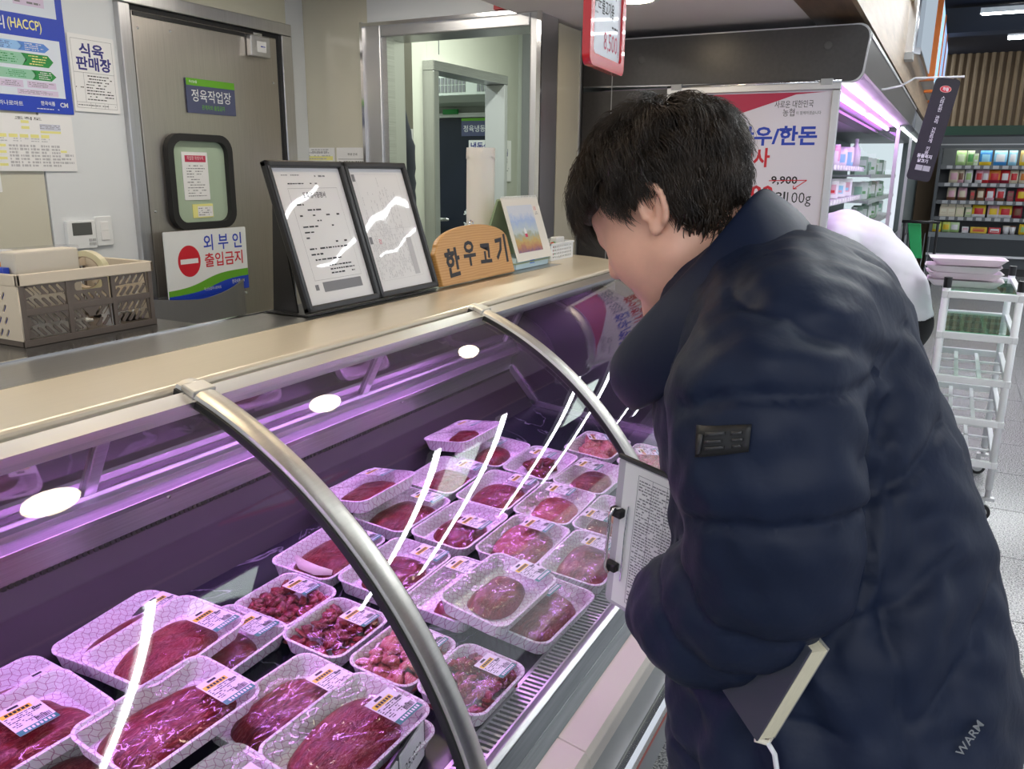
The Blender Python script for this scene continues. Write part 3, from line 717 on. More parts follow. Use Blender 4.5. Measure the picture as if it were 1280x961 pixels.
# ---- desk calendar -----------------------------------------------
def calendar():
    t = thing('desk_calendar', 'standing desk calendar with a painted landscape on a pale blue foot', 'calendar', (2.66, 1.372, ZT))
    MB().box(0, .27, 0, .10, 0, .042).build('foot', mat('pale_blue_card', (.55, .70, .76), .5), t)
    lean = .32; W, H = .29, .235
    R = Matrix.Translation((-.012, -.012, .030)) @ Matrix.Rotation(PI / 2 - lean, 4, 'X')
    pg = MB().box(0, W, 0, H, 0, .003).build('page', mat('cream_page', (.76, .73, .66), .5), t); pg.matrix_local = R
    bk = MB().prism([(0, 0), (.012, 0), (.085, .225), (.079, .23)], 0, W, 'x').build('back_board', mat('sage_card', (.26, .34, .20), .5), t); 
    bk.matrix_local = Matrix.Translation((-.012, .155, .02)) @ Matrix.Scale(-1, 4, (0, 1, 0))
    MB().box(-.01, W - .014, -.006, .15, .02, .024).build('under_board', mat('sage_card2', (.30, .38, .24), .5), t)
    sp = MB()
    for k in range(30): sp.tube([(.012 + k * .0092, H - .006, .004), (.012 + k * .0092, H + .004, .006), (.012 + k * .0092, H + .006, .0), (.012 + k * .0092, H - .002, -.006)], .0009, 5)
    tag(sp.build('spiral', M['white'], pg), kind='stuff')
    # painted picture: a generic hillside under a cloudy sky
    m, tt, b_ = nt('painted_landscape'); L = tt.links
    tc = tt.nodes.new('ShaderNodeTexCoord'); se = tt.nodes.new('ShaderNodeSeparateXYZ'); L.new(tc.outputs['Generated'], se.inputs[0])
    n = tt.nodes.new('ShaderNodeTexNoise'); n.inputs['Scale'].default_value = 9; n.inputs['Detail'].default_value = 6; L.new(tc.outputs['Generated'], n.inputs['Vector'])
    ad = tt.nodes.new('ShaderNodeMath'); ad.operation = 'MULTIPLY_ADD'; ad.inputs[1].default_value = .35; L.new(n.outputs[0], ad.inputs[0]); L.new(se.outputs[1], ad.inputs[2])
    r = tt.nodes.new('ShaderNodeValToRGB'); e = r.color_ramp.elements
    e[0].position = .12; e[0].color = (.20, .10, .22, 1); e[1].position = 1.0; e[1].color = (.62, .66, .74, 1)
    for p, c in ((.28, (.45, .20, .10, 1)), (.42, (.52, .38, .12, 1)), (.55, (.36, .42, .34, 1)), (.62, (.52, .60, .62, 1)), (.85, (.36, .48, .72, 1))):
        k = e.new(p); k.color = c
    L.new(ad.outputs[0], r.inputs[0]); L.new(r.outputs[0], b_.inputs['Base Color']); b_.inputs['Roughness'].default_value = .4
    flat('picture', rect(.022, .225, .030, .205), m, pg, .0036)
    flat('painted_house', [(.108, .085), (.128, .085), (.128, .11), (.118, .122), (.108, .11)], M['white'], pg, .0040); flat('painted_wall', rect(.108, .128, .085, .098), M['crimson'], pg, .0043)
    text('11', .022, M['red'], pg, .245, .190, .0036, .02); dashes('small_print', .233, .262, .165, .178, 2, M['ink_grey'], pg, .0036, seed=9)
    flat('blue_mark', rect(.110, .150, .014, .030), M['lblue'], t, 0).matrix_local = Matrix.Translation((0, -.0008, 0)) @ Matrix.Rotation(PI / 2, 4, 'X')
calendar()

# ---- small white basket with packets -----------------------------------------
t = thing('white_basket', 'small white plastic basket of packets at the end of the counter', 'basket', (3.00, 1.395, ZT))
hs = [[(p[0] - .085 + c * .017, p[1] - .02 + r * .014) for p in rrect(.009, .009, .002, 1)] for c in range(11) for r in range(4)]
fp = holed_plate(rect(-.11, .11, -.032, .032), hs, .002); ob('side', fp, M['white'], t, (.11, 0, .033), FACE_Y); ob('side', fp, None, t, (.11, .15, .033), FACE_Y)
hs = [[(p[0] - .055 + c * .017, p[1] - .02 + r * .014) for p in rrect(.009, .009, .002, 1)] for c in range(7) for r in range(4)]
fp = holed_plate(rect(-.075, .075, -.032, .032), hs, .002); ob('end', fp, M['white'], t, (0, .075, .033), FACE_X); ob('end', fp, None, t, (.22, .075, .033), FACE_X)
MB().box(0, .22, 0, .15, 0, .003).build('floor', M['white'], t)
rr = MB()
for a in ((-.006, .226, -.006, .002), (-.006, .226, .148, .156), (-.006, .002, -.006, .156), (.218, .226, -.006, .156)): rr.box(*a, .062, .070)
rr.build('rim', M['white'], t, bev=.002)
q = thing('lidded_cup', 'clear cup of white cream in the white basket', 'cup', (3.045, 1.45, ZT + .004)); MB().lathe([(0, 0), (.022, 0), (.03, .09)], 20).build('cup', clear('clear_cup', (.9, .92, .92)), q, smooth=True); MB().lathe([(0, .06), (.026, .062), (.02, .072), (0, .08)], 18).build('cream', M['white'], q, smooth=True)
for k, (x, y, c, l) in enumerate(((3.075, 1.50, (.7, .45, .16), 'orange paper packet lying in the white basket'), (3.12, 1.425, (.75, .75, .72), 'white paper packet leaning in the white basket'), (3.05, 1.41, (.6, .10, .05), 'red sweet at the front of the white basket'), (3.075, 1.415, (.10, .35, .12), 'green sweet at the front of the white basket'))):
    q = thing('packet' if k < 2 else 'sweet', l, 'packet' if k < 2 else 'sweet', (x, y, ZT + .0035))
    if k < 2: MB().box(0, .085, 0, .03, 0, .075 + .008 * k).build('wrapper', mat('pk%d' % k, c, .45), q, bev=.006)
    else: MB().lathe([(0, 0), (.010, .02), (.012, .055), (.008, .066), (0, .07)], 10).build('wrapper', mat('pk%d' % k, c, .35), q, smooth=True)

# ---- hanging price sign in its red frame -----------------------------------
t = thing('price_sign', 'red framed price card hung by a wire over the counter', 'price sign', (1.645, .655, 1.80), (0, 0, math.radians(5)))
pn = MB().box(-.105, .105, .01, .32, -.003, .003).build('card', mat('grey_white_card', (.66, .69, .74), .35, coat=.2), t, rot=FACE_Y)
fr = MB()
fr.prism(rrect(.24, .33, .018), -.008, .008, 'z')
o = ob('frame', holed_plate([(p[0], p[1] + .165) for p in rrect(.24, .335, .02)], [[(p[0], p[1] + .165) for p in rrect(.196, .290, .012)]], .016), mat('red_plastic', (.62, .02, .025), .25, coat=.4), t, (0, .008, 0), FACE_Y, bev=.003)
text('8,500', .048, M['crimson'], pn, .030, .050, .0035, .0, width=.095); text('원', .012, M['ink_grey'], pn, .086, .038, .0035, 0)
text('우둔', .030, M['ink'], pn, -.066, .118, .0035, .01); text('불고기용', .030, M['ink'], pn, .005, .112, .0035, .02, width=.085); text('한우', .05, M['ink'], pn, .035, .158, .0035, .0)
dashes('small_print', .035, .09, .078, .088, 1, M['ink'], pn, .0035, seed=12); dashes('small_print', -.09, -.06, .092, .100, 1, M['ink_grey'], pn, .0035, seed=13)
flat('leaf_print', [(-.09, .305), (-.02, .305), (-.03, .17), (-.06, .148), (-.09, .150)], mat('dusky_green', (.22, .24, .20), .5), pn, .0033)
MB().tube([(0, 0, .335), (0, 0, SOF - 1.80)], .0015, 6).build('wire', M['alu'], t)
# ================================================================== SIGNS AND FITTINGS ON THE WALLS
def wall_sign(name, label, cat, x, y, z, w, h, mt, th=.002, rot=FACE_Y, part='sheet'):
    t = thing(name, label, cat, (x, y, z))
    s = MB().prism(rrect(w, h, .002, 1), 0, th, 'z').build(part, mt, t, rot=rot)
    return t, s, th + .0004

# blue HACCP poster (its left part is outside the picture)
t, s, z = wall_sign('poster', 'large blue bordered flow chart poster on the wall above the crate', 'poster', 1.835, 2.993, 2.09, .59, .60, M['blue'])
pale = mat('poster_pale', (.72, .78, .88), .45)
def P(x0, x1, y0, y1): return rect(x0, x1, y0, y1)
flat('chart_panel', P(-.29, .268, -.245, -.045), pale, s, z); flat('chart_panel', P(-.29, .268, .03, .28), pale, s, z)
text('(HACCP)', .046, M['lyellow'], s, .143, -.008, z, .015, width=.125); text('관리', .046, M['white'], s, .035, -.006, z, .015, width=.07)
text('위생', .046, M['white'], s, -.06, -.006, z, .015, width=.07)
def arrow(x0, x1, y0, y1, mt_, zz=z + .0005):
    x0 += .03; x1 += .035; ym = (y0 + y1) / 2; flat('arrow', [(x0, y0), (x1 - .02, y0), (x1, ym), (x1 - .02, y1), (x0, y1), (x0 + .015, ym)], mt_, s, zz)
sky = mat('print_sky', (.30, .55, .90), .45); mint = mat('print_mint', (.30, .60, .42), .45)
arrow(-.28, -.05, -.092, -.062, sky); arrow(-.05, .09, -.092, -.062, sky); arrow(.075, .19, -.092, -.062, M['lblue'])
arrow(-.28, -.05, -.142, -.100, mint); arrow(-.05, .10, -.142, -.100, mint); arrow(.085, .20, -.142, -.100, M['green'])
arrow(-.28, -.02, -.188, -.155, mint); arrow(-.03, .13, -.188, -.155, mint); arrow(.115, .205, -.188, -.155, M['green'])
arrow(-.28, .03, .12, .15, sky); arrow(.02, .17, .12, .15, M['lblue'])
lil = mat('print_lilac', (.68, .58, .76), .45)
for k, (a, b, c, d) in enumerate(((.0, .085, -.218, -.193), (.10, .21, -.216, -.193), (.06, .215, -.241, -.222), (-.02, .07, .085, .113), (.085, .20, .060, .113), (-.2, -.03, -.225, -.193))):
    a += .025; b += .025; flat('note_box', P(a, b, c, d), lil, s, z + .0003); dashes('small_print', a + .006, b - .004, c + .003, d - .003, 3, M['ink_grey'], s, z + .0006, seed=20 + k)
for k, (a, b, c, d) in enumerate(((.10, .175, -.090, -.064), (.11, .18, -.139, -.103), (.14, .19, -.185, -.158), (-.02, .06, -.09, -.066), (-.02, .07, -.137, -.105), (.02, .10, -.184, -.160), (.06, .14, .123, .147))):
    dashes('small_print', a + .032, b + .032, c, d, 4, (M['white'], M['lyellow'], M['white'], M['navy_print'], M['green'], M['green'], M['white'])[k], s, z + .0012, seed=30 + k)
text('축산농협하나로마트', .018, M['white'], s, .02, -.273, z, .01, width=.16)
text('한국식품', .016, M['white'], s, .195, -.266, z, .02, width=.055); text('CM', .022, M['white'], s, .258, -.268, z, .03); dashes('small_print', .15, .25, -.29, -.282, 1, M['white'], s, z, seed=40)

# meat counter notice
t, s, z = wall_sign('notice', 'white paper notice with bold navy heading on the white wall beside the blue poster', 'notice', 2.234, 2.991, 1.944, .196, .278, M['paper'])
text('식육', .052, M['navy_print'], s, -.003, .085, z, .03, width=.105); text('판매장', .052, M['navy_print'], s, .002, .037, z, .03, width=.150)
for q in (P(-.088, .086, .122, .123), P(-.088, .086, .003, .0042), P(-.088, -.087, -.125, .122), P(.085, .086, -.125, .122), P(-.088, .086, -.125, -.124), P(-.088, .086, -.105, -.104), P(-.048, -.047, -.105, .003), P(-.03, -.029, -.125, -.105), P(-.01, -.009, -.125, -.105), P(.03, .031, -.125, -.105), P(.045, .046, -.125, -.105)):
    flat('ruled_line', q, M['ink_grey'], s, z)
dashes('small_print', -.040, .078, -.098, -.002, 9, M['ink'], s, z, .85, .4, .35, seed=41); dashes('small_print', -.085, -.05, -.055, -.045, 1, M['ink'], s, z, rag=0, seed=42); dashes('small_print', -.084, .08, -.119, -.110, 1, M['ink_grey'], s, z, .6, seed=43)

# organisation chart
t, s, z = wall_sign('chart_sheet', 'white sheet with a small grey and yellow table below the blue poster', 'chart', 1.965, 2.991, 1.682, .30, .198, M['paper'])
text('조직도', .012, M['ink'], s, -.02, .085, z, .01, width=.10)
for k in range(5):
    flat('cell', P(-.14 + k * .04, -.108 + k * .04, .018, .030), M['lyellow'], s, z); dashes('small_print', -.14 + k * .04, -.108 + k * .04, .002, .018, 2, M['ink_pale'], s, z, rag=0, seed=50 + k)
    dashes('small_print', -.105 + k * .04, -.072 + k * .04, -.085, -.005, 7, M['ink_pale'], s, z, .95, .75, 0, seed=60 + k)
for k in range(4): flat('cell', P(-.145, -.115, -.015 - k * .022, -.006 - k * .022), M['lyellow'], s, z)
for k in range(2): flat('cell', P(-.05, -.02, .068 - k * .02, .078 - k * .02), M['lyellow'], s, z)
flat('cell', P(.02, .10, .045, .068), mat('pale_lilac_print', (.62, .64, .75), .5), s, z); flat('cell', P(.02, .10, .036, .044), M['lyellow'], s, z)
dashes('small_print', .02, .10, .05, .066, 3, M['ink_grey'], s, z + .0003, rag=0, seed=70); dashes('small_print', .09, .14, -.075, -.035, 3, M['ink_pale'], s, z, .9, .7, 0, seed=71); flat('cell', P(.09, .115, -.032, -.024), M['lyellow'], s, z)
t, s, z = wall_sign('paper_slip', 'small white paper slip at the left edge, under the chart sheet on the beige wall', 'notice', 1.79, 2.998, 1.57, .06, .12, M['paper'])

# thermostat, switch
t = thing('thermostat', 'white wall thermostat with grey display beside the light switch', 'thermostat', (2.093, 2.994, 1.345))
bdy = MB().prism(rrect(.120, .108, .006), 0, .02, 'z').build('body', M['white'], t, rot=FACE_Y, bev=.003)
MB().prism(rrect(.082, .048, .002), .0195, .021, 'z').build('display', mat('lcd', (.10, .105, .10), .2), bdy, loc=(.002, .022, 0))
for k in range(4): MB().box(-.006, .006, -.005, .005, .019, .0225).build('button', M['light_grey'], bdy, loc=(.032 + (k % 2) * .016, -.022 - (k // 2) * .015, 0))
t = thing('light_switch', 'white double rocker light switch beside the thermostat', 'switch', (2.198, 2.994, 1.353))
bdy = MB().prism(rrect(.074, .116, .006), 0, .010, 'z').build('plate', M['white'], t, rot=FACE_Y, bev=.003)
for k in range(2): MB().box(-.018, .018, -.018, .018, .009, .0135).build('rocker', M['paper'], bdy, loc=(0, .020 - k * .038, 0), bev=.002)

# plaque, paper and closer on the steel door
t, s, z = wall_sign('door_plaque', 'slate plaque with a green top band on the steel door', 'sign', 2.79, 2.973, 1.903, .275, .143, M['slate'], .006, part='plate')
flat('green_band', P(-.137, .137, .042, .071), M['lime'], s, z); text('축산농협', .012, M['white'], s, -.10, .058, z + .0004, .01)
text('정육작업장', .056, M['white'], s, 0, .002, z, .004, width=.225); text('관계자외 출입금지', .022, M['lime'], s, .005, -.045, z, .01, width=.13)
t, s, z = wall_sign('taped_paper', 'printed paper with a red heading behind the steel door window', 'notice', 2.666, 2.969, 1.565, .142, .205, M['paper'])
flat('red_heading', P(-.055, .06, .06, .088), M['crimson'], s, z); text('작업장 위생수칙', .018, M['white'], s, .002, .077, z + .0004, 0, width=.09)
dashes('small_print', -.05, .055, -.09, .05, 12, M['ink_grey'], s, z, .8, .35, .5, seed=80)
t, s, z = wall_sign('yellow_slip', 'small yellow and white slip low behind the steel door window', 'notice', 2.69, 2.969, 1.415, .115, .06, M['lyellow'])
flat('white_patch', P(-.03, .055, -.025, .02), M['paper'], s, z); dashes('small_print', -.025, .05, -.022, .016, 4, M['ink_grey'], s, z + .0004, seed=81)
t = thing('door_contact', 'small steel sensor box at the top right of the steel door', 'sensor', (3.087, 2.972, 2.15))
bdy = MB().box(-.062, .062, -.046, .046, 0, .03).build('housing', M['alu'], t, rot=FACE_Y, bev=.004)
flat('sticker', P(-.025, .035, -.025, .022), M['paper'], bdy, .0305); dashes('small_print', -.015, .03, -.006, .006, 1, M['blue'], bdy, .031, seed=82)
MB().box(-.035, .02, .044, .058, .008, .022).build('clip', M['chrome'], bdy)

# grey pocket and the no entry sign standing in it
t = thing('wall_pocket', 'grey boat-shaped plastic pocket on the steel door holding the no entry sign', 'pocket', (2.60, 2.972, .78))
pr = MB(); n = 24; top = []; 
for k in range(n + 1):
    u = k / n; x = -.285 + .57 * u; y = -.125 * (math.sin(PI * min(1, u * 1.0)) ** .45 if 0 < u < 1 else 0)
    zt = .285 - .02 * math.sin(PI * u * 1.0) + (.075 * (u - .4) if u > .4 else 0)
    top.append((x, y, zt))
rings = [[(x, y, 0) for x, y, zz in top], [(x, y, zz) for x, y, zz in top], [(x * .975, y + .005, zz) for x, y, zz in top], [(x * .975, min(y + .005, 0), .01) for x, y, zz in top]]
vs = [p for r in rings for p in r]; fs = []
for i in range(3):
    for k in range(n): fs.append((i * (n + 1) + k, i * (n + 1) + k + 1, (i + 1) * (n + 1) + k + 1, (i + 1) * (n + 1) + k))
pr.add(vs, fs); pr.box(-.285, .285, -.005, 0, 0, .28); pr.build('shell', mat('grey_plastic', (.15, .15, .15), .35), t)
MB().lathe([(0, .004), (.007, .003), (.009, 0)], 12).build('screw', M['chrome'], t, loc=(.262, -.055, .25), rot=FACE_Y)
t = thing('no_entry_sign', 'white no entry sign with red disc and blue green waves in the grey pocket', 'sign', (2.646, 2.915, 1.195), (0, 0, 0))
s = MB().prism(rrect(.462, .285, .004, 1), 0, .005, 'z').build('plate', M['white'], t, rot=FACE_Y); z = .0055
MB().prism([(-.228, -.28), (.150, -.28), (.150, -.14), (-.228, -.14)], 0, .005, 'z').build('lower_part', M['blue'], s)
def wave(y0, y1, amp, ph): return [(x, y0) for x in (-.23, .23)] + [(x, y1 + amp * math.tanh(x * 10 + ph)) for x in np.linspace(.23, -.23, 24)]
flat('green_wave', wave(-.142, -.078, .030, .3), M['lime'], s, z); flat('blue_wave', wave(-.142, -.106, .026, -.2), M['blue'], s, z + .0005)
flat('red_disc', [(-.107 + .061 * math.cos(a), .012 + .068 * math.sin(a)) for a in np.linspace(0, 2 * PI, 40, endpoint=False)], M['red'], s, z); flat('white_bar', P(-.155, -.059, .001, .022), M['white'], s, z + .0005)
text('외 부 인', .075, M['blue'], s, .09, .085, z, .015, width=.225); text('출입금지', .066, M['red'], s, .09, .008, z, .015, width=.225)
text('축산농협하나로마트', .016, M['white'], s, .01, -.118, z + .0009, .0, width=.10); text('한국식품 CM', .02, M['white'], s, .165, -.102, z + .0009, .01, width=.075)

# two notices on the beige wall beside the doorway
t, s, z = wall_sign('notice', 'left of two white notices on the beige wall beside the cold room doorway', 'notice', 3.447, 2.925, 1.60, .195, .215, M['paper'], rot=FACE_X, part='sheet')
text('정육 담당 및 업무', .014, M['ink'], s, -.0, .085, z, .01, width=.10); flat('yellow_row', P(-.085, .085, .045, .066), M['lyellow'], s, z); dashes('small_print', -.085, .085, .03, .105, 5, M['ink_pale'], s, z + .0003, .7, seed=85)
t, s, z = wall_sign('notice', 'right of two white notices on the beige wall beside the cold room doorway', 'notice', 3.447, 2.715, 1.60, .200, .215, M['paper'], rot=FACE_X, part='sheet')
text('위생 안내', .013, M['ink'], s, .0, .075, z, .01, width=.06); flat('ruled_line', P(-.09, .09, .05, .052), M['ink'], s, z); dashes('small_print', -.085, .085, .02, .045, 2, M['ink'], s, z, .8, rag=.1, seed=86)

# ---- inside the cold room ------------------------------------------------
t = thing('hanging_coat', 'navy quilted coat hanging inside the cold room doorway', 'coat', (3.72, 2.62, 1.30))
R = random.Random(3)
rings = []
for k in range(17):
    zz = .62 * k / 16; pf = 1 + .12 * abs(math.sin(zz * 34)); tp = 1.0 if zz < .42 else max(.35, 1 - (zz - .42) * 3.0)
    rings.append([(.11 * pf * tp * math.cos(a), .055 * pf * tp * math.sin(a), zz) for a in np.linspace(0, 2 * PI, 20, endpoint=False)])
MB().loft(rings).build('coat_body', mat('navy_quilt', (.008, .012, .035), .5), t, smooth=True)
MB().tube([(0, .055, .60), (0, .03, .66), (0, 0, .62)], .006, 6).build('coat_hook', M['chrome'], t)
t = thing('paper_note', 'small white notice in the shade behind the hanging coat', 'notice', (3.90, 2.693, 1.66)); s = MB().box(-.06, .055, -.16, .16, 0, .002).build('sheet', M['paper'], t, rot=FACE_Y); dashes('small_print', -.05, .045, .0, .14, 6, M['ink_grey'], s, .0024, seed=88)
t = thing('notice', 'white notice with bold heading on the wall right of the inner doorway', 'notice', (6.05, 3.243, 1.68)); s = MB().box(-.12, .12, -.16, .16, 0, .002).build('sheet', M['paper'], t, rot=FACE_Y)
text('탈의실', .06, M['navy_print'], s, 0, .065, .0024, .02, width=.13); text('직원외출입금지', .04, M['ink'], s, 0, .0, .0024, .01, width=.11); dashes('small_print', -.09, .09, -.14, -.05, 5, M['ink_grey'], s, .0024, seed=89)
t = thing('soap_dispenser', 'grey dispenser box on the wall by the right jamb of the cold room doorway', 'dispenser', (6.29, 3.02, 1.36)); MB().box(-.06, 0, -.10, .08, -.12, .09).build('housing', M['light_grey'], t, bev=.02); MB().lathe([(0, .012), (.03, .01), (.035, 0)], 16).build('window', M['paper'], t, loc=(-.0605, 0, .0), rot=(0, -PI / 2, 0))
# evaporator
t = thing('cooling_unit', 'white ceiling cooling unit with dark grilles in the room behind', 'cooling unit', (6.02, 3.80, 2.19))
MB().box(0, .27, -.44, .30, 0, .165).build('casing', mat('unit_white', (.66, .72, .66), .4), t, bev=.006)
for k in range(22):
    y = .285 - k * .034
    if k in (15, 16, 17) or y < -.40: continue
    for j in range(2): MB().box(-.004, .002, y - .024, y, .025 + j * .06, .078 + j * .06).build('louvre', M['grey'], t)
MB().prism([(.0, -.001), (.26, -.001), (.22, -.07), (.05, -.05)], -.43, .28, 'y').build('drip_tray', mat('unit_tray', (.40, .44, .40), .4), t)
dn2 = struct(MB().box(6.24, 6.298, 3.36, 4.02, .02, 2.03).build('door_2', mat('navy_door', (.010, .014, .028), .3)))
MB().box(6.235, 6.30, 4.02, 4.09, 0, 2.09).box(6.235, 6.30, 3.36, 4.019, 2.035, 2.07).build('door_surround', M['white'], dn2)
MB().box(6.225, 6.30, 4.05, 4.11, 1.96, 2.07).build('black_corner', M['black'], dn2); MB().box(6.21, 6.24, 3.78, 3.92, 2.06, 2.10).build('green_hinge', M['green'], dn2)
hd = MB().tube([(6.17, 4.07, 1.19), (6.17, 3.86, 1.19), (6.17, 3.84, 1.19)], [.022, .016, .012], 10); hd.tube([(6.235, 4.05, 1.19), (6.17, 4.05, 1.19)], .02, 8); hd.build('lever_handle', M['chrome'], dn2, smooth=True)
MB().box(6.20, 6.235, 4.035, 4.075, 1.33, 1.43).build('lock_case', M['light_grey'], dn2)
t, s, z = wall_sign('door_plaque', 'slate plaque with green band on the navy cold store door', 'sign', 6.238, 3.60, 1.955, .30, .145, M['slate'], .004, rot=FACE_X, part='plate')
flat('green_band', P(-.15, .15, .05, .072), M['lime'], s, z); text('정육냉동실', .06, M['white'], s, -.0, -.012, z, .004, width=.26)
t, s, z = wall_sign('door_label', 'white label with navy lettering below the plaque of the navy door', 'sign', 6.238, 3.57, 1.80, .22, .10, M['paper'], .003, rot=FACE_X, part='plate')
text('냉동실', .07, M['navy_print'], s, 0, 0, z, .03, width=.18)
t = thing('snowflake_sticker', 'white snowflake sticker low on the navy cold store door', 'sticker', (6.236, 3.62, 1.20)); sb = MB()
for k in range(6):
    A = Matrix.Rotation(PI / 3 * k, 4, 'Z'); sb.box(-.008, .008, 0, .12, 0, .002, 0, A)
    for q in (.06, .09):
        for sg in (-1, 1): sb.box(-.005, .005, 0, .035, 0, .002, 0, A @ Matrix.Translation((0, q, 0)) @ Matrix.Rotation(sg * .8, 4, 'Z'))
sb.build('flake', M['white'], t, rot=FACE_X)
# ================================================================== MEAT TRAYS
def tray_mat():
    m, t, b = nt('foam_tray'); L = t.links
    tc = t.nodes.new('ShaderNodeTexCoord'); s = t.nodes.new('ShaderNodeSeparateXYZ'); L.new(tc.outputs['Object'], s.inputs[0])
    def mth(op, a, b_=None, c=None):
        n = t.nodes.new('ShaderNodeMath'); n.operation = op
        for i, v in enumerate((a, b_, c)):
            if v is None: continue
            if hasattr(v, 'links') or hasattr(v, 'is_linked'): L.new(v, n.inputs[i])
            else: n.inputs[i].default_value = v
        return n.outputs[0]
    x = mth('ADD', s.outputs[0], mth('MULTIPLY', s.outputs[2], .6)); y = mth('ADD', s.outputs[1], mth('MULTIPLY', s.outputs[2], .6))
    lines = []
    for sg in (1, -1):
        u = mth('MULTIPLY_ADD', y, sg * 68.0, mth('MULTIPLY', x, 58.0))
        wv = mth('MULTIPLY', mth('SINE', mth('MULTIPLY_ADD', y, -sg * 230.0, mth('MULTIPLY', x, 200.0))), .16)
        f = mth('ABSOLUTE', mth('SUBTRACT', mth('FRACT', mth('ADD', u, wv)), .5))
        lines.append(mth('LESS_THAN', f, .042))
    ln = mth('MAXIMUM', lines[0], lines[1])
    mx = t.nodes.new('ShaderNodeMix'); mx.data_type = 'RGBA'; L.new(ln, mx.inputs[0])
    mx.inputs[6].default_value = (.82, .80, .82, 1); mx.inputs[7].default_value = (.46, .22, .36, 1)
    L.new(mx.outputs[2], b.inputs['Base Color']); b.inputs['Roughness'].default_value = .45
    return m
M['foam'] = tray_mat()
M['foam_side'] = mat('foam_plain', (.80, .78, .80), .5)

def meat_mat(name, c0, c1, cf, fat=.5, scale=18, stretch=(1, 3.5, 1), rough=.32):
    m, t, b = nt(name); L = t.links
    tc = t.nodes.new('ShaderNodeTexCoord'); mp = t.nodes.new('ShaderNodeMapping'); mp.inputs['Scale'].default_value = stretch; mp.inputs['Rotation'].default_value = (0, 0, .5)
    L.new(tc.outputs['Object'], mp.inputs[0])
    n = t.nodes.new('ShaderNodeTexNoise'); n.inputs['Scale'].default_value = scale; n.inputs['Detail'].default_value = 5; n.inputs['Distortion'].default_value = 1.0
    L.new(mp.outputs[0], n.inputs['Vector'])
    r = t.nodes.new('ShaderNodeValToRGB'); r.color_ramp.elements[0].position = .3; r.color_ramp.elements[0].color = (*c0, 1); r.color_ramp.elements[1].position = .65; r.color_ramp.elements[1].color = (*c1, 1)
    L.new(n.outputs[0], r.inputs[0])
    n2 = t.nodes.new('ShaderNodeTexNoise'); n2.inputs['Scale'].default_value = scale * 1.7; n2.inputs['Detail'].default_value = 7; n2.inputs['Distortion'].default_value = 2.0
    L.new(mp.outputs[0], n2.inputs['Vector'])
    a = t.nodes.new('ShaderNodeMath'); a.operation = 'SUBTRACT'; a.inputs[1].default_value = .5; L.new(n2.outputs[0], a.inputs[0])
    ab = t.nodes.new('ShaderNodeMath'); ab.operation = 'ABSOLUTE'; L.new(a.outputs[0], ab.inputs[0])
    r2 = t.nodes.new('ShaderNodeValToRGB'); r2.color_ramp.elements[0].position = 0; r2.color_ramp.elements[0].color = (fat, fat, fat, 1); r2.color_ramp.elements[1].position = .035; r2.color_ramp.elements[1].color = (0, 0, 0, 1)
    L.new(ab.outputs[0], r2.inputs[0])
    mx = t.nodes.new('ShaderNodeMix'); mx.data_type = 'RGBA'; L.new(r2.outputs[0], mx.inputs[0]); L.new(r.outputs[0], mx.inputs[6]); mx.inputs[7].default_value = (*cf, 1)
    L.new(mx.outputs[2], b.inputs['Base Color']); b.inputs['Roughness'].default_value = rough
    b.inputs['Subsurface Weight'].default_value = .0
    bp = t.nodes.new('ShaderNodeBump'); bp.inputs['Strength'].default_value = .5; bp.inputs['Distance'].default_value = .004
    L.new(n2.outputs[0], bp.inputs['Height']); L.new(bp.outputs[0], b.inputs['Normal'])
    return m
MM = {
 'slab': meat_mat('beef_slab', (.085, .0015, .004), (.20, .006, .010), (.55, .20, .19), .50, 16),
 'dark': meat_mat('beef_dark', (.085, .002, .005), (.20, .006, .012), (.42, .11, .11), .28, 14),
 'fine': meat_mat('beef_fine', (.11, .003, .006), (.235, .012, .015), (.58, .25, .22), .55, 26),
 'pale': meat_mat('beef_pale', (.26, .03, .03), (.40, .075, .065), (.62, .28, .24), .4, 14),
 'chunk': meat_mat('beef_chunk', (.10, .002, .006), (.26, .011, .015), (.66, .32, .30), .5, 22, (1, 1, 1)),
 'pork': meat_mat('pork', (.36, .06, .06), (.55, .16, .14), (.82, .60, .55), .85, 18, (1, 5, 1)),
}
M['fat'] = mat('white_fat', (.80, .72, .64), .4)

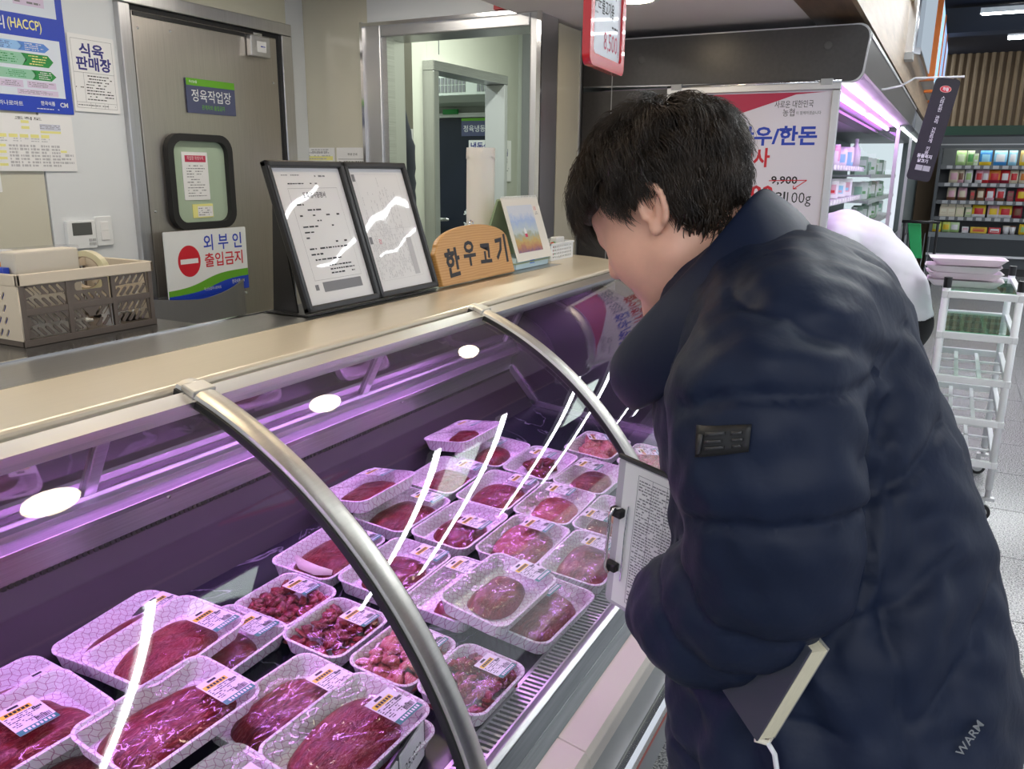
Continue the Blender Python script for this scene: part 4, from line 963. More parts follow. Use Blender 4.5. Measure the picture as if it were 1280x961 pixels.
def tray_mesh(Lx, Wy):
    H = .036; b = MB()
    def ring(dx, z, r): return [(p[0], p[1], z) for p in rrect(Lx - 2 * dx, Wy - 2 * dx, r, 6)]
    rings = [ring(.016, .0, .018), ring(.012, .003, .02), ring(.0035, H - .004, .026), ring(.0, H - .002, .028), ring(.0, H, .028), ring(.0045, H + .0005, .026), ring(.007, H - .003, .024), ring(.0165, .007, .018), ring(.020, .005, .016)]
    b.loft(rings, 0, True)
    n = len(rings[0]); me = b.mesh('tray')
    me.materials.append(M['foam'])
    return me
def film_mesh(Lx, Wy, bulge, seed):
    R = np.random.default_rng(seed); nx, ny = 26, 18; b = MB(); vs = []
    ph = R.uniform(0, 6, 6)
    for j in range(ny + 1):
        for i in range(nx + 1):
            u, v = i / nx * 2 - 1, j / ny * 2 - 1
            # squircle map keeps the corners round
            x = u * math.sqrt(1 - .28 * v * v * abs(u) ** 3 * .9); y = v * math.sqrt(1 - .28 * u * u * abs(v) ** 3 * .9)
            e = (1 - u ** 4) * (1 - v ** 4)
            z = .0372 + bulge * e ** .8 + .0016 * e * (math.sin(7 * u + 3 * v + ph[0]) + .7 * math.sin(11 * u - 6 * v + ph[1]) + .6 * math.sin(4 * u + 13 * v + ph[2]))
            vs.append((x * (Lx / 2 - .002), y * (Wy / 2 - .002), z))
    fs = [(j * (nx + 1) + i, j * (nx + 1) + i + 1, (j + 1) * (nx + 1) + i + 1, (j + 1) * (nx + 1) + i) for j in range(ny) for i in range(nx)]
    b.add(vs, fs); me = b.mesh('film'); me.materials.append(M['film']); me.polygons.foreach_set('use_smooth', [True] * len(fs))
    return me
def blob_mesh(Lx, Wy, h, seed, kind, irr=.10):
    """a cut of meat: polar grid with an uneven outline and a domed top"""
    R = np.random.default_rng(seed); na, nr = 40, 9; b = MB(); vs = []
    ph = R.uniform(0, 6.28, 8); am = R.uniform(.3, 1, 8)
    def rad(a): 
        e = (abs(math.cos(a)) ** 3 + abs(math.sin(a)) ** 3) ** (-1 / 3)
        return e * (1 - irr / 2 + irr * (am[0] * math.sin(2 * a + ph[0]) + am[1] * math.sin(3 * a + ph[1]) * .7 + am[2] * math.sin(5 * a + ph[2]) * .4) / 1.5)
    def hz(x, y): return math.sin(x * 60 + ph[3]) * math.sin(y * 70 + ph[4]) + .6 * math.sin(x * 120 + y * 60 + ph[5]) + .4 * math.sin(y * 160 - x * 40 + ph[6])
    for i in range(nr + 1):
        q = i / nr
        for k in range(na):
            a = 2 * PI * k / na; r = rad(a) * q
            x, y = r * math.cos(a) * Lx / 2, r * math.sin(a) * Wy / 2
            z = h * (1 - q ** 5) ** .7 + .0018 * hz(x, y) * (1 - q ** 3) + (.0 if q < 1 else 0)
            vs.append((x, y, max(z, .0002)))
    fs = [(i * na + k, i * na + (k + 1) % na, (i + 1) * na + (k + 1) % na, (i + 1) * na + k) for i in range(nr) for k in range(na)]
    b.add(vs, [f[::-1] for f in fs]); me = b.mesh('meat'); me.materials.append(MM[kind]); me.polygons.foreach_set('use_smooth', [True] * len(fs))
    return me
def chunk_mesh(Lx, Wy, h, seed, kind='chunk', n=46, size=.018):
    n = int(n * 1.35)
    """heap of separate bits of meat"""
    R = random.Random(seed); b = MB()
    ico = bmesh.new(); bmesh.ops.create_icosphere(ico, subdivisions=2, radius=1); iv = [v.co.copy() for v in ico.verts]; fi = [[v.index for v in f.verts] for f in ico.faces]; ico.free()
    for k in range(n):
        x = R.uniform(-1, 1) * (Lx / 2 - size); y = R.uniform(-1, 1) * (Wy / 2 - size)
        z = R.uniform(.2, 1) * (h - size * .4) * (1 - .5 * (abs(x) / (Lx / 2)) ** 3) * (1 - .5 * (abs(y) / (Wy / 2)) ** 3)
        S = Matrix.Diagonal((size * R.uniform(.7, 1.6), size * R.uniform(.5, 1.1), size * R.uniform(.35, .6), 1))
        E_ = Euler((R.uniform(-.6, .6), R.uniform(-.6, .6), R.uniform(0, 6.3))).to_matrix().to_4x4()
        o1 = Vector((R.uniform(0, 9), R.uniform(0, 9), R.uniform(0, 9)))
        A = Matrix.Translation((x, y, z)) @ E_ @ S
        b.add([A @ (v * (1 + .22 * math.sin(v.x * 3 + o1.x) * math.sin(v.y * 4 + o1.y))) for v in iv], fi)
    me = b.mesh('meat'); me.materials.append(MM[kind]); me.polygons.foreach_set('use_smooth', [True] * len(me.polygons))
    return me

def sticker_mesh():
    b = MB(); W, H = .058, .070
    def q(x0, x1, y0, y1, z, mi): b.quad((x0, y0, z), (x1, y0, z), (x1, y1, z), (x0, y1, z), mi)
    q(-W / 2, W / 2, -H / 2, H / 2, 0, 0); q(-W / 2, W / 2, -H / 2, -H / 2 + .011, .0003, 1); q(-W / 2 + .002, W / 2 - .012, .013, .023, .0003, 2)
    R = random.Random(5)
    for r in range(7):
        x = -W / 2 + .003
        while x < W / 2 - .014:
            w_ = R.uniform(.002, .006)
            if R.random() < .75: q(x, x + w_, .009 - r * .0042, .0108 - r * .0042, .0004, 3)
            x += w_ + .001
    x = .004
    while x < W / 2 - .004:
        w_ = R.choice((.0006, .001, .0015)); q(x, x + w_, -.0225, -.0125, .0004, 3); x += w_ + R.choice((.0007, .001))
    for k in range(5): q(.012 + k * .0028, .0142 + k * .0028, .004, .009, .0004, 3)
    for k in range(6): q(-.021 + k * .006, -.0165 + k * .006, .0152, .021, .0005, 3)
    for k in range(8): q(-.020 + k * .0058, -.0165 + k * .0058, -H / 2 + .003, -H / 2 + .0085, .0006, 0)
    q(-.012, .004, .026, .031, .0004, 3)
    m = b.mesh('sticker')
    for k in (M['paper'], mat('sticker_teal', (.05, .28, .22), .5), M['yellow'], M['ink']): m.materials.append(k)
    return m
STK = sticker_mesh()
BIG, SML, MID = (.238, .157), (.172, .140), (.215, .160)
TM = {s: tray_mesh(*s) for s in (BIG, SML, MID)}
FM = {(s, k): film_mesh(s[0], s[1], (.004, .002)[k], 40 + k) for s in (BIG, SML, MID) for k in (0, 1)}

# id, x, y, turn, size, level, kind, sticker (x, y, turn), label
G = 'wrapped meat trays in the display case'
TR = [
 ('T', 2.050, 1.228, 0, BIG, 'tilt', ('blob', 'dark', 0.138, 0.076, .02), (0.060, 0.020, 0), 'tray of a small dark steak tipped against the case back, farthest of all trays'),
 ('V', 2.073, 1.143, 1, BIG, 0, ('blob', 'dark', 0.159, 0.092, .022), (0.060, 0.030, 0), 'tray with a rounded dark steak just in front of the farthest tray'),
 ('W', 2.080, .985, 1, BIG, 0, ('chunk', 'dark', .12, .085, .028, 14, .026), (0.055, 0.020, 0), 'tray with a lumpy red cut, before the tray with the rounded dark steak'),
 ('GG', 2.085, .825, -1, BIG, 0, ('blob', 'slab', 0.159, 0.108, .02), (0.050, 0.030, 0), 'tray with a pinkish steak half hidden behind the top of the clipboard'),
 ('U', 1.828, 1.157, 3, BIG, 0, ('blob', 'slab', 0.180, 0.108, .018), (0.080, -0.030, 0), 'tray with a broad steak, left of the rounded steak near the far tray'),
 ('X', 1.831, .993, 3, BIG, 0, ('blob', 'fine', 0.191, 0.124, .018), (0.082, -0.034, 0), 'tray with a broad bright red steak in the middle of the far block'),
 ('Y', 1.850, .832, 2, BIG, 0, ('blob', 'pale', 0.170, 0.113, .018), (0.070, 0.015, 0), 'tray with a flat pale square steak left of the clipboard'),
 ('Z', 1.865, .672, 1, BIG, 0, ('blob', 'slab', 0.180, 0.119, .018), (-0.030, 0.035, 0), 'tray right behind the clipboard edge, farthest in the front row'),
 ('Q', 1.555, 1.214, 0, BIG, 'tilt', ('blob', 'slab', 0.205, 0.108, .016), (0.075, 0.020, 0), 'tray with a long flat steak tipped towards the back wall of the case'),
 ('R', 1.576, 1.128, 0, BIG, 0, ('blob', 'slab', 0.201, 0.128, .016), (0.085, -0.018, 0), 'tray with a wide flat steak right before the tipped tray'),
 ('S', 1.592, .968, 0, BIG, 0, ('blob', 'dark', 0.159, 0.113, .022), (0.015, -0.030, 0), 'tray with a round dark steak and sticker on it, crossed by two reflected lines'),
 ('AA', 1.614, .806, 1, BIG, 0, ('half', 'pale', 0.205, 0.128, .018), (0.075, 0.000, 0), 'tray of steak half covered by a paler flat slice'),
 ('BB', 1.628, .648, 0, BIG, 0, ('blob', 'slab', 0.191, 0.128, .02), (0.065, 0.000, 0), 'tray with a broad steak beside the clipboard clip'),
 ('O', 1.306, 1.134, 3, BIG, 0, ('fat', 'slab', 0.191, 0.128, .02), (0.080, -0.030, 0), 'tray with a white strip of fat along its steak, by the back wall'),
 ('P', 1.332, .975, 1, BIG, 0, ('blob', 'dark', 0.170, 0.108, .026), (0.082, -0.034, 0), 'tray with a thick dark steak right of the first curved rib'),
 ('EE', 1.340, .816, 1, BIG, 0, ('two', 'dark', .09, .075, .022), (0.070, 0.030, 0), 'tray with two small round steaks half under the stacked tray'),
 ('DD', 1.372, .648, -3, BIG, 0, ('blob', 'fine', 0.201, 0.128, .026), (0.060, 0.030, 0), 'tray with a brownish thick steak at the grille under the stacked tray'),
 ('CC', 1.318, .714, -2, BIG, 1, ('blob', 'dark', 0.159, 0.092, .024), (0.088, -0.022, 0), 'tray with an oval dark steak stacked askew on top at the grille'),
 ('K', 1.100, 1.075, 0, SML, 0, ('chunk', 'chunk', .162, .130, .034, 75, .012), (0.045, 0.000, 0), 'small tray of diced meat at the back left of the rib'),
 ('L', 1.082, .935, 0, SML, 0, ('chunk', 'chunk', .162, .130, .034, 87, .011), (0.042, -0.022, 0), 'small tray of diced dark meat, second from the back left of the rib'),
 ('M', 1.088, .785, -1, SML, 0, ('chunk', 'pork', .162, .130, .034, 75, .013), (0.048, -0.020, 0), 'small tray of pink sliced meat crossed by the first curved rib'),
 ('N', 1.094, .645, -2, SML, 0, ('chunk', 'chunk', .162, .130, .034, 75, .012), (0.045, -0.020, 0), 'small tray of stew meat at the grille, right of the first curved rib'),
 ('C', .868, 1.228, 8, BIG, 0, ('blob', 'dark', 0.201, 0.108, .020), (0.085, 0.000, 0), 'tray with a deep red pointed cut at the back of the near left pile'),
 ('D', .915, 1.072, 2, BIG, 0, ('blob', 'dark', 0.170, 0.108, .018), (0.078, -0.020, 0), 'tray mostly hidden under another in the near left pile, sticker at its right end'),
 ('B', .838, 1.098, 5, BIG, 1, ('blob', 'fine', 0.201, 0.108, .020), (0.076, -0.030, 0), 'tray with a marbled steak lying on top at the back of the near left pile'),
 ('I', .870, .862, -3, BIG, 0, ('blob', 'slab', 0.205, 0.128, .022), (0.080, -0.024, 0), 'tray of folded marbled steak between the front diamond tray and the diced meat'),
 ('J', .830, .706, -2, BIG, 1, ('blob', 'fine', 0.205, 0.128, .022), (0.074, -0.028, 0), 'tray full of marbled sliced steak right before the first curved rib'),
 ('J2', .840, .702, -1, BIG, 0, ('blob', 'slab', 0.205, 0.128, .018), (0.060, -0.020, 0), 'tray under the marbled sliced steak before the first curved rib'),
 ('H', .640, .800, -3, BIG, 0, ('blob', 'slab', 0.205, 0.128, .02), (0.065, -0.020, 0), 'tray at the bottom edge under the front diamond tray, sticker showing'),
 ('A', .716, .950, -2, BIG, 1, ('blob', 'slab', 0.205, 0.124, .020), (0.080, -0.030, 0), 'front diamond tray with a dark marbled steak, on top of the near pile'),
 ('E', .610, 1.225, 0, BIG, 0, ('blob', 'slab', 0.201, 0.119, .022), (0.085, -0.020, 0), 'tray at the left edge behind the second left tray'),
 ('F', .572, 1.100, -3, BIG, 1, ('blob', 'slab', 0.205, 0.124, .022), (0.020, 0.000, 0), 'tray with two cuts and a sticker at the left edge, raised on another'),
 ('G', .545, 1.005, -2, BIG, 0, ('blob', 'fine', 0.205, 0.128, .022), (-0.020, 0.030, 0), 'tray of pinkish streaky steak at the bottom left corner'),
 ('HH', 2.330, .730, 0, MID, 0, ('chunk', 'pork', .18, .13, .030, 36, .022), (0.030, 0.020, .6), 'pack of pale pink pork at the far end of the case under the divider'),
 ('HI', 2.330, .905, 0, MID, 0, ('chunk', 'pork', .18, .13, .028, 30, .024), (0.050, 0.020, .6), 'pack of pale pork at the far end, farther of the two'),
]
SHADE = {}
for i, (key, x, y, rz, size, lev, (mk, kind, mx_, my_, mh, *ex), (sx, sy, sr), label) in enumerate(TR):
    tilt = lev == 'tilt'
    lv = 0 if tilt else lev
    t = thing('meat_tray', label, 'meat tray', (x, y, DK(y) + .0015 + .040 * lv + (.046 if tilt else 0)), (-.10 if tilt else math.atan(.0826), 0, math.radians(rz)), G)
    if lv: t.rotation_euler.x += (.07 if key in 'CC' else .03); t.location.z += .006
    ob('tray', TM[size], None, t)
    if mk == 'blob': ob('meat', blob_mesh(mx_, my_, mh, 100 + i, kind), None, t, (0, 0, .0065), (0, 0, .0))
    elif mk == 'chunk': ob('meat', chunk_mesh(mx_, my_, mh, 100 + i, kind, ex[0], ex[1]), None, t, (0, 0, .008))
    elif mk == 'two':
        ob('meat', blob_mesh(mx_, my_, mh, 200 + i, kind), None, t, (-.05, -.012, .0065)); ob('meat', blob_mesh(mx_, my_, mh, 300 + i, kind), None, t, (.045, -.02, .0065))
    elif mk == 'half':
        ob('meat', blob_mesh(mx_, my_, mh, 100 + i, 'slab'), None, t, (0, 0, .0065)); ob('slice', blob_mesh(mx_ * .86, my_ * .7, .006, 400 + i, kind), None, t, (.012, .022, .0065 + mh * .8))
    elif mk == 'fat':
        ob('meat', blob_mesh(mx_, my_, mh, 100 + i, kind), None, t, (.008, 0, .0065)); 
        MB().tube([(-.062, -.050, .022), (-.078, -.02, .026), (-.074, .02, .026), (-.052, .052, .023)], [.006, .011, .011, .006], 8).build('fat_strip', M['fat'], t, smooth=True)
    fm = ob('film', FM[(size, 0)], None, t)
    if key in ('CC', 'J', 'N', 'A', 'I', 'DD'): fm.scale = (1, 1, 1.0)
    k = .86 if size == SML else 1.0
    ob('sticker', STK, None, t, (sx, sy, .0428), (0, .025, sr)).scale = (k, k, 1)
# silver price card rail standing among the front trays
t = thing('price_card_rail', 'black price card holder with white cards standing before the first curved rib', 'price card', (.735, .598, DK(.6) + .001), (0, 0, .18))
MB().box(0, .20, 0, .004, 0, .075).build('rail', M['black'], t)
for k in range(2):
    c = MB().box(.008 + k * .098, .096 + k * .094, -.003, 0, .006, .068).build('card', M['paper'], t)
    text('25,800', .022, M['ink'], c, .05 + k * .098, -.0034, .035, 0).rotation_euler = (PI / 2, 0, 0)
t = thing('red_price_tag', 'small white and red price tag on the deck beside the black card holder', 'price tag', (.95, .592, DK(.6) + .001), (0, 0, .5))
MB().box(0, .05, 0, .003, 0, .05).build('card', M['pink'], t); MB().box(0, .05, -.001, .0, 0, .022).build('red_band', M['red'], t)
# ================================================================== PEOPLE (bodies are smooth implicit surfaces)
def surfnet(fn, lo, hi, h):
    ax = [np.arange(lo[i], hi[i] + h, h, dtype=np.float32) for i in range(3)]
    X, Y, Z = np.meshgrid(*ax, indexing='ij'); V = fn(X, Y, Z).astype(np.float32)
    ins = V < 0; n = [s - 1 for s in V.shape]
    acc = np.zeros((*n, 3), np.float32); cnt = np.zeros(n, np.float32)
    cor = [(i, j, k) for i in (0, 1) for j in (0, 1) for k in (0, 1)]
    sl = lambda A, c: A[c[0]:c[0] + n[0], c[1]:c[1] + n[1], c[2]:c[2] + n[2]]
    for a in range(3):
        for c in cor:
            if c[a]: continue
            d = list(c); d[a] = 1
            A, B = sl(V, c), sl(V, d); cr = (A < 0) != (B < 0)
            t = np.where(cr, A / np.where(cr, A - B, 1), 0)
            for q in range(3):
                acc[..., q] += np.where(cr, (t if q == a else c[q]), 0)
            cnt += cr
    mk = cnt > 0; idx = -np.ones(n, np.int64); idx[mk] = np.arange(mk.sum())
    g = np.argwhere(mk); vs = np.array(lo, np.float32) + (g + acc[mk] / cnt[mk][:, None]) * h
    quads = []
    for a in range(3):
        b, c = (a + 1) % 3, (a + 2) % 3
        s0 = [slice(None)] * 3; s1 = [slice(None)] * 3; s0[a] = slice(0, -1); s1[a] = slice(1, None)
        A, B = ins[tuple(s0)], ins[tuple(s1)]; cr = np.argwhere(A != B)
        ok = (cr[:, b] > 0) & (cr[:, c] > 0) & (cr[:, b] < n[b]) & (cr[:, c] < n[c]); cr = cr[ok]
        fl = A[tuple(cr.T)]
        def at(db, dc):
            q = cr.copy(); q[:, b] -= db; q[:, c] -= dc; return idx[tuple(q.T)]
        Q = np.stack([at(1, 1), at(0, 1), at(0, 0), at(1, 0)], 1); Q[~fl] = Q[~fl][:, ::-1]
        quads.append(Q)
    return vs, np.concatenate(quads)
def np_mesh(name, vs, fs, smooth=True):
    m = bpy.data.meshes.new(name); m.vertices.add(len(vs)); m.vertices.foreach_set('co', np.asarray(vs, np.float32).ravel())
    k = fs.shape[1]; m.loops.add(fs.size); m.loops.foreach_set('vertex_index', fs.ravel().astype(np.int32))
    m.polygons.add(len(fs)); m.polygons.foreach_set('loop_start', np.arange(0, fs.size, k, dtype=np.int32))
    m.update(calc_edges=True); m.validate()
    if smooth: m.polygons.foreach_set('use_smooth', [True] * len(m.polygons))
    return m
def s_cone(P, a, b, ra, rb):
    ab = [b[i] - a[i] for i in range(3)]; L2 = sum(q * q for q in ab) + 1e-12
    t = np.clip(sum((P[i] - a[i]) * ab[i] for i in range(3)) / L2, 0, 1)
    d = sum((P[i] - a[i] - t * ab[i]) ** 2 for i in range(3)) ** .5
    return d - (ra + (rb - ra) * t)
def s_ell(P, c, r):
    k0 = sum(((P[i] - c[i]) / r[i]) ** 2 for i in range(3)) ** .5
    k1 = sum(((P[i] - c[i]) / r[i] ** 2) ** 2 for i in range(3)) ** .5 + 1e-9
    return k0 * (k0 - 1) / k1
def smin(a, b, k):
    h = np.clip(.5 + .5 * (b - a) / k, 0, 1); return b + (a - b) * h - k * h * (1 - h)
def chain(P, pts, rs, k=.03):
    d = None
    for i in range(len(pts) - 1):
        e = s_cone(P, pts[i], pts[i + 1], rs[i], rs[i + 1]); d = e if d is None else smin(d, e, k)
    return d
def seam_dist(q, line):
    d = np.full(len(q), 9.0)
    for a, b in zip(line[:-1], line[1:]):
        a, b = np.array(a), np.array(b); ab = b - a; t = np.clip(((q - a) @ ab) / (ab @ ab), 0, 1)
        d = np.minimum(d, np.linalg.norm(q - a - t[:, None] * ab, axis=1))
    return d
def normals(vs, fs):
    n = np.zeros_like(vs); p = vs[fs]; fn = np.cross(p[:, 2] - p[:, 0], p[:, 3] - p[:, 1])
    for k in range(4): np.add.at(n, fs[:, k], fn)
    return n / (np.linalg.norm(n, axis=1)[:, None] + 1e-12)

XC = 1.02
man = thing('person', 'dark-haired person in a navy padded jacket leaning over the meat case with a clipboard', 'person', (XC, .05, 0))
def mine(o, root=None, par=None):
    root = root or man; o.parent = par or root
    o.location = -root.location
    if par and par is not root: o.location = (0, 0, 0)
    return o
M['skin'] = mat('skin', (.76, .42, .30), .42, sss=.12, var=.06, vs=30)
M['jacket'] = mat('navy_nylon', (.0068, .0130, .036), .52, spec=.25, var=.10, vs=8, bump=.38, bs=16)
M['jacket2'] = mat('navy_nylon_collar', (.0068, .0130, .037), .5, spec=.25, bump=.15, bs=14)
# ---------------- head, neck, hands: one body mesh
HC = Vector((1.012, .296, 1.555)); PITCH = math.radians(-33); YAW = math.radians(-9)
HM = Matrix.Translation(HC) @ Matrix.Rotation(YAW, 4, 'Z') @ Matrix.Rotation(PITCH, 4, 'X')
HI = np.array(HM.inverted())
def body_sdf(X, Y, Z):
    P = [HI[i, 0] * X + HI[i, 1] * Y + HI[i, 2] * Z + HI[i, 3] for i in range(3)]
    Q = [np.abs(P[0]), P[1], P[2]]
    d = s_ell(P, (0, .003, .034), (.075, .090, .091))
    d = smin(d, s_ell(P, (0, .036, -.008), (.064, .064, .098)), .03)
    d = smin(d, s_ell(Q, (.036, .056, -.030), (.030, .034, .038)), .03)
    d = smin(d, s_cone(Q, (.050, .008, -.050), (.010, .074, -.098), .024, .022), .03)
    d = smin(d, s_cone(P, (0, .080, -.097), (0, .082, -.100), .021, .021), .02)
    d = smin(d, s_cone(Q, (.012, .093, .034), (.040, .080, .034), .012, .010), .02)
    d = np.maximum(d, -s_cone(Q, (.031, .112, .014), (.031, .113, .014), .020, .020) + .0)
    d = smin(d, s_cone(Q, (.031, .087, .014), (.031, .0875, .014), .0135, .0135), .008)
    d = smin(d, s_cone(P, (0, .096, .022), (0, .114, -.022), .008, .0115), .012)
    d = smin(d, s_cone(Q, (.010, .103, -.027), (.011, .100, -.028), .009, .008), .008)
    d = smin(d, s_cone(Q, (0, .099, -.053), (.020, .090, -.055), .0075, .005), .008)
    d = smin(d, s_cone(Q, (0, .097, -.064), (.016, .090, -.063), .0085, .005), .008)
    # ears
    ca, sa = math.cos(.22), math.sin(.22)
    E = [(Q[0] - .074) / .88, (P[1] * ca + P[2] * sa + .006) / .88, (-P[1] * sa + P[2] * ca - .002) / .88]
    e = s_ell(E, (.006, -.004, .002), (.008, .018, .030))
    pts = [(.010 + .006 * math.sin(a) * .3 + .006 * max(0, -math.cos(a)), -.003 + .0185 * math.cos(a) * (-1 if False else 1), .004 + .029 * math.sin(a)) for a in np.linspace(-.35, PI + 1.05, 13)]
    for a, b in zip(pts[:-1], pts[1:]): e = smin(e, s_cone(E, a, b, .0042, .0042), .003)
    e = smin(e, s_cone(E, (.008, .004, -.027), (.008, .006, -.022), .0075, .007), .006)
    e = np.maximum(e, -s_ell(E, (.018, .003, .000), (.013, .0085, .013)))
    e = np.maximum(e, -s_ell(E, (.016, -.001, .017), (.007, .010, .006)))
    e = smin(e, s_cone(E, (.006, .013, -.004), (.008, .011, -.008), .005, .0045), .005)
    d = smin(d, e, .006)
    W = [X, Y, Z]
    d = smin(d, chain(W, [(XC, .262, 1.515), (XC, .20, 1.42), (XC, .18, 1.36)], [.057, .060, .075]), .035)
    return d
def hand_sdf(W, wrist, palm, fingers, thumb):
    d = s_cone(W, wrist, palm, .026, .030)
    for fg in fingers: d = smin(d, chain(W, fg, [.0095, .0090, .0084, .0074], .006), .010)
    return smin(d, chain(W, thumb, [.012, .0105, .009], .008), .012)
lf = [[(.940 + .004 * k, .277 - .017 * k, 1.052), (.922 + .004 * k, .283 - .018 * k, 1.036 - .003 * (k == 1)), (.907 + .004 * k, .288 - .018 * k, 1.052), (.908 + .004 * k, .290 - .018 * k, 1.074 + .004 * (k in (1, 2)))] for k in range(4)]
rfg = [[(.985, .275 + .012 * k, 1.12 + .012 * k), (.968, .295 + .012 * k, 1.115 + .015 * k), (.955, .310 + .010 * k, 1.11 + .018 * k), (.952, .325 + .006 * k, 1.105 + .019 * k)] for k in range(4)]
def full_body(X, Y, Z):
    d = np.full(X.shape, 1.0, np.float32); zs = Z[0, 0]; xs = X[:, 0, 0]
    k1 = int(np.searchsorted(zs, 1.33)); i0, i1 = np.searchsorted(xs, .89), np.searchsorted(xs, 1.15)
    d[i0:i1, :, k1:] = body_sdf(X[i0:i1, :, k1:], Y[i0:i1, :, k1:], Z[i0:i1, :, k1:])
    k2 = int(np.searchsorted(zs, 1.50)); q = (slice(None), slice(None), slice(0, k2)); W = [X[q], Y[q], Z[q]]
    arms = chain(W, [(XC, .18, 1.385), (.875, .14, 1.41), (.79, .110, 1.215), (.874, .222, 1.092)], [.065, .045, .036, .026], .02)
    arms = smin(arms, chain(W, [(XC, .18, 1.385), (1.165, .14, 1.41), (1.245, .185, 1.20), (1.085, .235, 1.122)], [.065, .045, .036, .026], .02), .02)
    k3 = int(np.searchsorted(zs, 1.24)); h = (slice(None), slice(None), slice(0, k3)); H = [X[h], Y[h], Z[h]]
    hd = hand_sdf(H, (.874, .222, 1.092), (.948, .257, 1.066), lf, [(.962, .247, 1.075), (.978, .270, 1.085), (.966, .300, 1.098)])
    hd = np.minimum(hd, hand_sdf(H, (1.07, .24, 1.12), (1.005, .265, 1.13), rfg, [(1.0, .262, 1.155), (.978, .275, 1.178), (.957, .290, 1.19)]))
    arms[:, :, :k3] = smin(arms[:, :, :k3], hd, .012)
    d[q] = smin(d[q], arms, .02)
    return d
V, F = surfnet(full_body, (.735, .06, 1.0), (1.30, .45, 1.72), .0034)
mine(ob('body', np_mesh('body', V, F), M['skin']))
for s in (-1, 1):     # eyes
    e = MB().lathe([(0, .0128)] + [(.0128 * math.sin(a), .0128 * math.cos(a)) for a in np.linspace(.2, PI, 10)], 18).build('eye', M['paper'], smooth=True); e.matrix_world = HM @ Matrix.Translation((s * .031, .0865, .013)) @ Matrix.Rotation(-PI / 2 - .35, 4, 'X')
    MB().lathe([(0, .0005), (.0058, 0)], 16).build('iris', M['black'], e, loc=(0, 0, .0125))
    mw = e.matrix_world.copy(); e.parent = man; e.matrix_local = Matrix.Translation(-man.location) @ mw
# ---------------- hair: a cap plus locks
def hair_sdf(X, Y, Z):
    P = [HI[i, 0] * X + HI[i, 1] * Y + HI[i, 2] * Z + HI[i, 3] for i in range(3)]
    d = s_ell(P, (0, .004, .040), (.085, .097, .080))
    d = smin(d, s_ell(P, (0, .062, .076), (.070, .056, .040)), .03)          # front volume
    d = smin(d, s_ell(P, (0, -.030, -.008), (.060, .034, .050)), .03)        # back of the head
    face = np.minimum(P[1] - .020, .045 - P[2])                              # >0 inside the face opening
    d = np.maximum(d, face)
    ear = s_ell([np.abs(P[0]), P[1], P[2]], (.085, -.002, -.012), (.05, .022, .040)); d = np.maximum(d, -ear)
    low = np.minimum(-(P[2] + .010), P[1] + .026); d = np.maximum(d, low)
    d = np.maximum(d, -(P[2] + .050))
    nz = .003 * np.sin(P[0] * 90 + P[1] * 40) * np.sin(P[1] * 70 + P[2] * 60) + .002 * np.sin(P[2] * 130 + P[0] * 70)
    return d + nz
cv, cf = surfnet(hair_sdf, (.89, .15, 1.44), (1.14, .50, 1.74), .0035)
